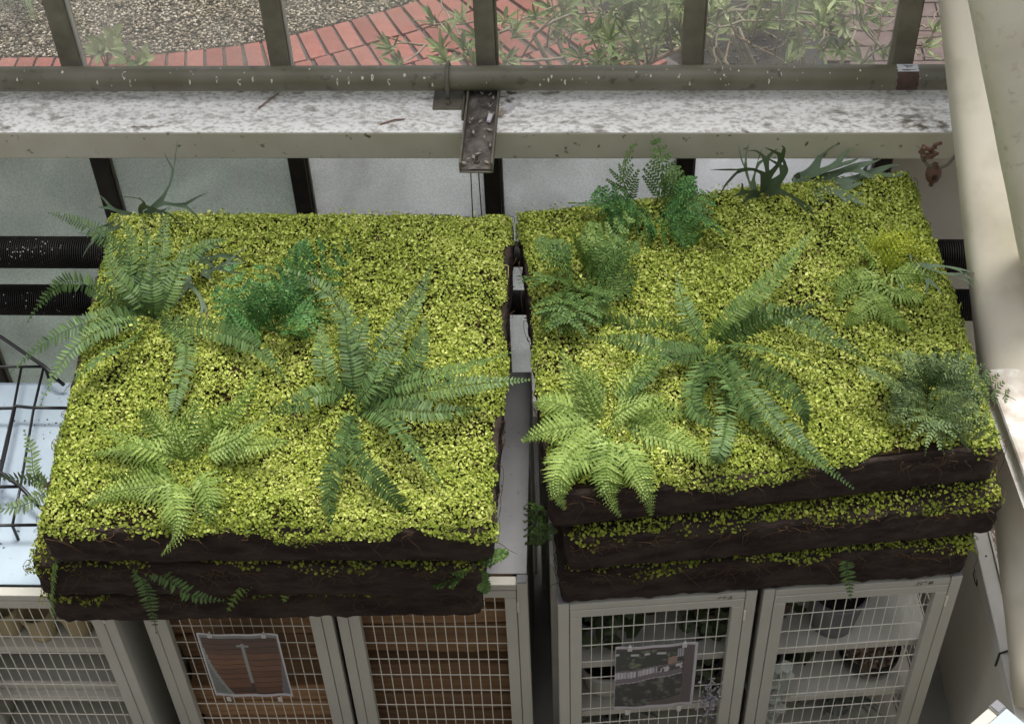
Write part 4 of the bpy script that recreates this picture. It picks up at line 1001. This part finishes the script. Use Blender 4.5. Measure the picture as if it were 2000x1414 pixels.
# staghorn ferns: forked grey-green straps
def strap(mb, p, d, L_, w_, depth, rn, nrm, ends=None):
    """tapering strap; forks continue from the two halves of its end so the antler is one surface"""
    K = 6; c = p.copy(); dd = d.copy(); bend = random.gauss(0,.10); rows = []
    for k_ in range(K+1):
        u = k_/K; wd = w_*(.55+.75*u*u) if depth else w_*(1-u**1.6)*.9+.0004
        s = np.cross(dd, nrm); s /= np.linalg.norm(s)+1e-9; row = [c+s*wd, c-nrm*wd*.3, c-s*wd]
        if ends is not None: f_ = max(0, 1-u*2.2); row = [r_*(1-f_)+(e_+dd*L_*u)*f_ for r_, e_ in zip(row, ends)]
        rows.append(row); c = c+dd*L_/K; dd = dd+s*bend+np.array([0,0,-.05]); dd /= np.linalg.norm(dd)
    vs = [q for r_ in rows for q in r_]
    mb.add(vs, [(3*k_,3*k_+3,3*k_+4,3*k_+1) for k_ in range(K)]+[(3*k_+1,3*k_+4,3*k_+5,3*k_+2) for k_ in range(K)], rn)
    if depth:
        Lf, Mf, Rf = rows[-1]; s = Lf-Rf; s /= np.linalg.norm(s)+1e-9
        for s_, e0, e2 in ((1,Lf,Mf),(-1,Mf,Rf)):
            d2 = dd+s*s_*random.uniform(.35,.6)+nrm*random.uniform(-.15,.25); d2 /= np.linalg.norm(d2); m0 = (e0+e2)/2
            strap(mb, m0, d2, L_*random.uniform(.6,.95), w_*.62, depth-1, rn, nrm, [e0, m0, e2])
def staghorn(label, root, tips, z0=Z0, w_=.0075):
    r = pz(root[0], root[1], z0-.02); t = thing('staghorn_fern', label, 'fern', tuple(r), 0, 'ferns planted in the moss pads')
    MB().lathe([(.014,0),(.010,.012),(.003,.022)], (0,0,0), 8).build('crown', STEM, t)
    for tp_ in tips:
        q = pz(tp_[0], tp_[1], z0+(tp_[2] if len(tp_) > 2 else .06)); d = q-r; L_ = np.linalg.norm(d); d /= L_; mb = MB()
        nrm = np.array([0,-.6,.8]); nrm -= d*nrm.dot(d); nrm /= np.linalg.norm(nrm)
        strap(mb, np.array([0,0,.012]), d, L_*.55, w_*1.25, 2, random.uniform(.3,1.), nrm); mb.build('frond', STAG, t, smooth=True)
staghorn('staghorn fern behind the large fern at the rear left corner', (278,432), [(198,436),(210,410),(258,368,.14),(300,392,.1),(345,368,.12),(360,420)])
staghorn('grey staghorn fern right of the large rear left fern', (372,530), [(432,500),(430,548),(362,582),(405,475)])
staghorn('upright grey staghorn fern at the rear of the right pad', (1487,398), [(1448,362,.1),(1470,345,.12),(1502,302,.18),(1535,340,.12),(1520,325,.12)], w_=.0105)
staghorn('dark drooping staghorn fern at the rear right of the right pad', (1556,352), [(1628,342,.05),(1660,372,.03),(1735,432,.02),(1650,440,.02),(1600,425,.03),(1560,420,.02),(1700,405,.02),(1640,400,.04),(1680,440,.02)], w_=.016)
staghorn('small grey staghorn fern half hidden by the yellow green fern', (1768,512), [(1805,528),(1825,545),(1795,556),(1785,495)])

# ------------------------------------------------------------------ hanging ornament by the leaning post
yo = 3.10
orn = thing('hanging_pod', 'dry brown pod and bead cluster hanging on a grey cord by the post', 'ornament', tuple(pyy(1823,340,yo)))
oo = np.array(orn.location[:]); q = lambda x, y: pyy(x, y, yo)-oo
MB().tube([q(1885,262),q(1868,302),q(1850,322),q(1838,328),q(1826,326),q(1812,324),q(1802,310),q(1799,298),q(1806,292)], .0045, 8).build('cord', CORD, orn, smooth=True)
MB().lathe([(.002,-.042),(.006,-.038),(.007,-.026),(.016,-.018),(.021,0),(.019,.014),(.012,.024),(.008,.026),(.007,.034),(.002,.036)], (0,0,0), 14).build('pod', PODM, orn, smooth=True)
MB().lathe([(.0075,0),(.008,.003),(.005,.004)], (0,0,0), 10).build('pod_mouth', INK, orn).matrix_local = Matrix.Translation((0,-.0185,.004)) @ Matrix.Rotation(math.radians(90),4,'X')
for i in range(16):
    c = q(1815+random.gauss(0,8), 296+random.gauss(0,7)); a = random.uniform(0,6.28); d = np.array([math.cos(a)*.011, random.uniform(-.01,.004), math.sin(a)*.011])
    MB().tube([c-d, c, c+d], [.0035,.0055,.0045], 7).build('bead', PODM, orn, smooth=True)
MB().tube([q(1806,292),q(1798,290),q(1790,285)], [.003,.002,.001], 5).build('twig_end', CORD, orn)

# ------------------------------------------------------------------ outside planting
def rosette(mb, c, axis, n, L_, W, spread=.9):
    axis = axis/np.linalg.norm(axis); u = np.cross(axis,[.3,.5,.8]); u /= np.linalg.norm(u); v = np.cross(axis,u); br = random.uniform(.15,.75)
    for i in range(n):
        a = i*2.4+random.uniform(-.3,.3); sp_ = spread*random.uniform(.35,1.1); r_ = u*math.cos(a)+v*math.sin(a)
        d = axis*(1.05-.45*sp_)+r_*sp_; d /= np.linalg.norm(d); nn_ = axis-d*axis.dot(d)+np.array([0,0,.15]); nn_ /= np.linalg.norm(nn_)+1e-9; wv = np.cross(nn_, d)
        b = c-axis*random.uniform(0,.5)*L_; l_ = L_*random.uniform(.65,1.15); w_ = W*random.uniform(.8,1.15); vs = []
        st = [(0,.12),(.3,.8),(.6,1.),(.85,.6),(1,.04)]
        for q_, wd in st: cc = b+d*l_*q_-np.array([0,0,1])*l_*.10*q_*q_; vs += [cc+wv*w_*wd*.5+nn_*w_*.12, cc, cc-wv*w_*wd*.5+nn_*w_*.12]
        mb.add(vs, [(3*k_,3*k_+3,3*k_+4,3*k_+1) for k_ in range(4)]+[(3*k_+1,3*k_+4,3*k_+5,3*k_+2) for k_ in range(4)], min(1,max(0,br+random.gauss(0,.2))))
def spline(pts, K=16):
    P = np.array(pts); t = np.linspace(0,len(P)-1,K); out = []
    for x in t:
        i = min(int(x), len(P)-2); f_ = x-i; p0, p1, p2, p3 = P[max(i-1,0)], P[i], P[i+1], P[min(i+2,len(P)-1)]
        out.append(.5*((2*p1)+(-p0+p2)*f_+(2*p0-5*p1+4*p2-p3)*f_**2+(-p0+3*p1-3*p2+p3)*f_**3))
    return np.array(out)
def shrub(label, base, stems, tips, leaf, zone=None, nleaf=(8,13)):
    """base: ground point; stems: lists of (px,py,y); tips: (px,py,y) leaf rosettes at twig ends"""
    t = thing('shrub', label, 'shrub', base, 0, 'shrubs outside the window'); B = np.array(base); allp = []
    for pts, r_, m_ in stems:
        P = [pyy(*q_)-B for q_ in pts]; S = spline(P, 18)+rng.normal(0,.003,(18,3)); allp.append(S)
        MB().tube(S, list(np.linspace(r_, r_*.45, 18)), 6).build('branch', m_, t, smooth=True)
    root = np.array([0,0,-.02])
    for S in allp[:]:                                         # carry every branch down to the ground
        if S[0][2] > .1:
            MB().tube(spline([root+rng.normal(0,.03,3)*np.array([1,1,0]), (root+S[0])/2+np.array([.05,.05,0]), S[0]], 10), list(np.linspace(.016,.009,10)), 6).build('stem', BARK, t, smooth=True)
    cloud = np.vstack(allp)
    for (px, py, y) in tips:
        c = pyy(px, py, y)-B; k_ = np.argmin(np.linalg.norm(cloud-c,axis=1)+.6*np.maximum(0,cloud[:,2]-c[2])); a = cloud[k_]; mid = (a+c)/2+rng.normal(0,.02,3)
        MB().tube(spline([a,mid,c],7), [.0042,.004,.0036,.0032,.0028,.0024,.002], 5).build('twig', BARK if random.random() < .7 else BARKR, t, smooth=True)
        ax = c-mid; ax = ax/np.linalg.norm(ax)*.5+np.array([rng.normal(0,.25),-.25+rng.normal(0,.2),.75])
        mb = MB(); rosette(mb, c, ax, random.randint(*nleaf)+2, leaf, leaf*.17); mb.build('leaf_cluster', LEAF, t)
    return t
r2 = np.random.default_rng(3)
tipsA = [(858,92,4.5),(880,60,4.6),(905,95,4.5),(925,118,4.45),(845,40,4.8),(760,92,4.5),(870,120,4.4),(935,75,4.6),(900,35,4.7),(775,128,4.4),(985,40,4.7),(1010,60,4.6),(965,100,4.4),(990,118,4.35),(1045,35,4.8),(1075,20,4.9)]
stA = [([(1010,190,4.35),(930,128,4.45),(880,100,4.5),(800,85,4.6),(752,70,4.7)],.007,BARKR), ([(1010,190,4.35),(960,60,4.7),(890,45,4.75),(810,52,4.8)],.006,BARKR), ([(1010,190,4.35),(960,90,4.5),(1000,50,4.7),(1080,15,4.9)],.007,BARK),([(900,70,4.7),(870,20,4.9),(850,-20,5.0)],.004,BARK)]
shrub('olive leaved shrub with bare twigs over the red brick path', (float(pyy(1020,200,4.3)[0]),4.3,-.02), stA, tipsA, .085)
tipsB = [(int(x), int(y), float(z)) for x, y, z in zip(r2.uniform(1070,1350,58), r2.uniform(-60,122,58), r2.uniform(4.25,5.1,58))]+[(1262,30,4.5),(1240,100,4.3),(1130,110,4.3),(1170,115,4.3),(1300,60,4.6),(1330,40,4.6),(1120,60,4.6)]
stB = [([(1200,210,4.3),(1190,110,4.5),(1175,60,4.7),(1240,-20,5.0)],.010,BARK),([(1040,70,4.6),(1110,30,4.6),(1190,30,4.6),(1260,62,4.6),(1345,72,4.6)],.006,BARK),([(1200,210,4.3),(1290,80,4.6),(1260,40,4.7),(1300,-30,4.9)],.013,BARK),([(1010,122,4.4),(1080,116,4.5),(1150,100,4.6),(1250,90,4.7)],.006,BARK),
       ([(1200,210,4.3),(1260,130,4.4),(1350,85,4.5),(1400,50,4.6)],.012,BARKR),([(1080,60,4.9),(1060,100,4.7),(1090,75,4.8),(1130,40,5.0)],.004,BARKR)]
shrub('dense olive leaved shrub between the middle and right window bars', (float(pyy(1210,220,4.25)[0]),4.25,-.02), stB, tipsB, .085)
tipsC = [(int(x), int(y), float(z)) for x, y, z in zip(r2.uniform(1370,1720,50), r2.uniform(-70,70,50), r2.uniform(4.3,5.0,50))]+[(1540,115,4.3),(1560,90,4.4),(1530,30,4.6),(1600,70,4.5),(1620,20,4.6),(1480,10,4.6),(1730,20,4.5),(1725,100,4.3),(1830,55,4.3),(1680,115,4.3),(1395,15,4.6),(1700,40,4.6),(1610,100,4.4),(1650,50,4.5),(1380,55,4.5),(1815,90,4.4),(1640,95,4.4)]
stC = [([(1600,230,4.3),(1640,130,4.4),(1670,60,4.5),(1660,-10,4.8)],.008,BARK),([(1372,45,4.6),(1440,22,4.6),(1540,24,4.6),(1650,30,4.6),(1720,30,4.6)],.008,BARK),([(1380,90,4.5),(1410,50,4.5),(1500,40,4.5),(1590,45,4.5),(1680,60,4.5),(1740,60,4.5)],.005,BARK),
       ([(1395,130,4.4),(1400,60,4.5),(1405,40,4.6)],.004,BARK),([(1415,120,4.4),(1440,40,4.6),(1480,0,4.8)],.004,BARKR),([(1440,55,4.5),(1460,85,4.4),(1500,95,4.4),(1525,88,4.4),(1560,40,4.5)],.004,BARK),
       ([(1600,230,4.3),(1590,120,4.4),(1610,60,4.5),(1600,0,4.7)],.006,BARK),([(1430,70,4.5),(1530,120,4.3),(1570,150,4.3)],.0035,BARKR),([(1690,140,4.3),(1660,60,4.5),(1720,58,4.5),(1760,20,4.6)],.005,BARK),([(1560,40,4.6),(1640,70,4.5),(1720,95,4.4),(1770,60,4.5)],.004,BARKR),
       ([(1770,80,4.4),(1800,110,4.3),(1840,110,4.3)],.0035,BARK),([(1780,40,4.5),(1815,55,4.4),(1830,20,4.5)],.0035,BARK),([(1600,230,4.3),(1700,110,4.3),(1790,75,4.3),(1840,75,4.3)],.005,BARK)]
shrub('sprawling shrub with bare pale twigs over dark soil at right', (float(pyy(1600,240,4.3)[0]),4.3,-.02), stC, tipsC, .08, nleaf=(6,10))
# strappy clump top left and two small weeds by the glass
gr = thing('strap_plant', 'strappy grass like clump on the pebbles at top left', 'plant', tuple(pz(40,-30,0.))); gb = np.array(gr.location[:])
for i in range(34):
    tx, ty = random.uniform(-60,95), random.uniform(-40,62); tip = pz(tx, ty, random.uniform(.02,.12))-gb; st_ = rng.normal(0,.04,3)*np.array([1,1,0]); mid = (tip+st_)/2+np.array([0,0,random.uniform(.12,.25)])
    P = bez(st_, mid, tip, 9); T, S_, N_ = frame(P); vs = []
    for k_ in range(9): wd = .007*(1-(k_/8)**2)+.0006; vs += [P[k_]+S_[k_]*wd, P[k_]-N_[k_]*.002, P[k_]-S_[k_]*wd]
    MB().add(vs, [(3*k_,3*k_+3,3*k_+4,3*k_+1) for k_ in range(8)]+[(3*k_+1,3*k_+4,3*k_+5,3*k_+2) for k_ in range(8)], random.random()).build('leaf', GRASS, gr)
for (rx, ry, tips, lb) in ((208,118,[(200,85),(222,72),(215,95),(190,100)],'small green weed against the glass by the left window bar'),(262,132,[(245,112),(285,115),(270,122)],'tiny green weed just above the pipe right of the left weed')):
    wd_ = thing('weed', lb, 'weed', tuple(pz(rx, ry+18, 0.))); wb_ = np.array(wd_.location[:])
    for (tx, ty) in tips:
        c = pz(tx, ty, .14)-wb_; mb = MB(); mb.tube([(0,0,-.01), c*.5+np.array([0,0,.03]), c], [.003,.0025,.0015], 5, .3); mb.build('stem', STEM, wd_)
        mb = MB(); rosette(mb, c, np.array([rng.normal(0,.3),-.5,.7]), 5, .085, .036, 1.1); mb.build('leaf_cluster', LEAF, wd_)

# crumbs and leaf bits fallen on the far-left cabinet top
n_ = 90; cx_ = rng.uniform(.03,.45,n_); cy_ = rng.uniform(.05,.66,n_); r_ = RZL
cp = np.stack([L1[0]+cx_*math.cos(r_)-cy_*math.sin(r_), L1[1]+cx_*math.sin(r_)+cy_*math.cos(r_), np.full(n_,.9018)],1)
tag(pebbles('fallen_crumbs', cp, rng.uniform(.0012,.0032,n_), matl=MATS['crumb'], flat=.5), 'peat crumbs fallen on the pale metal cabinet top', 'crumbs')
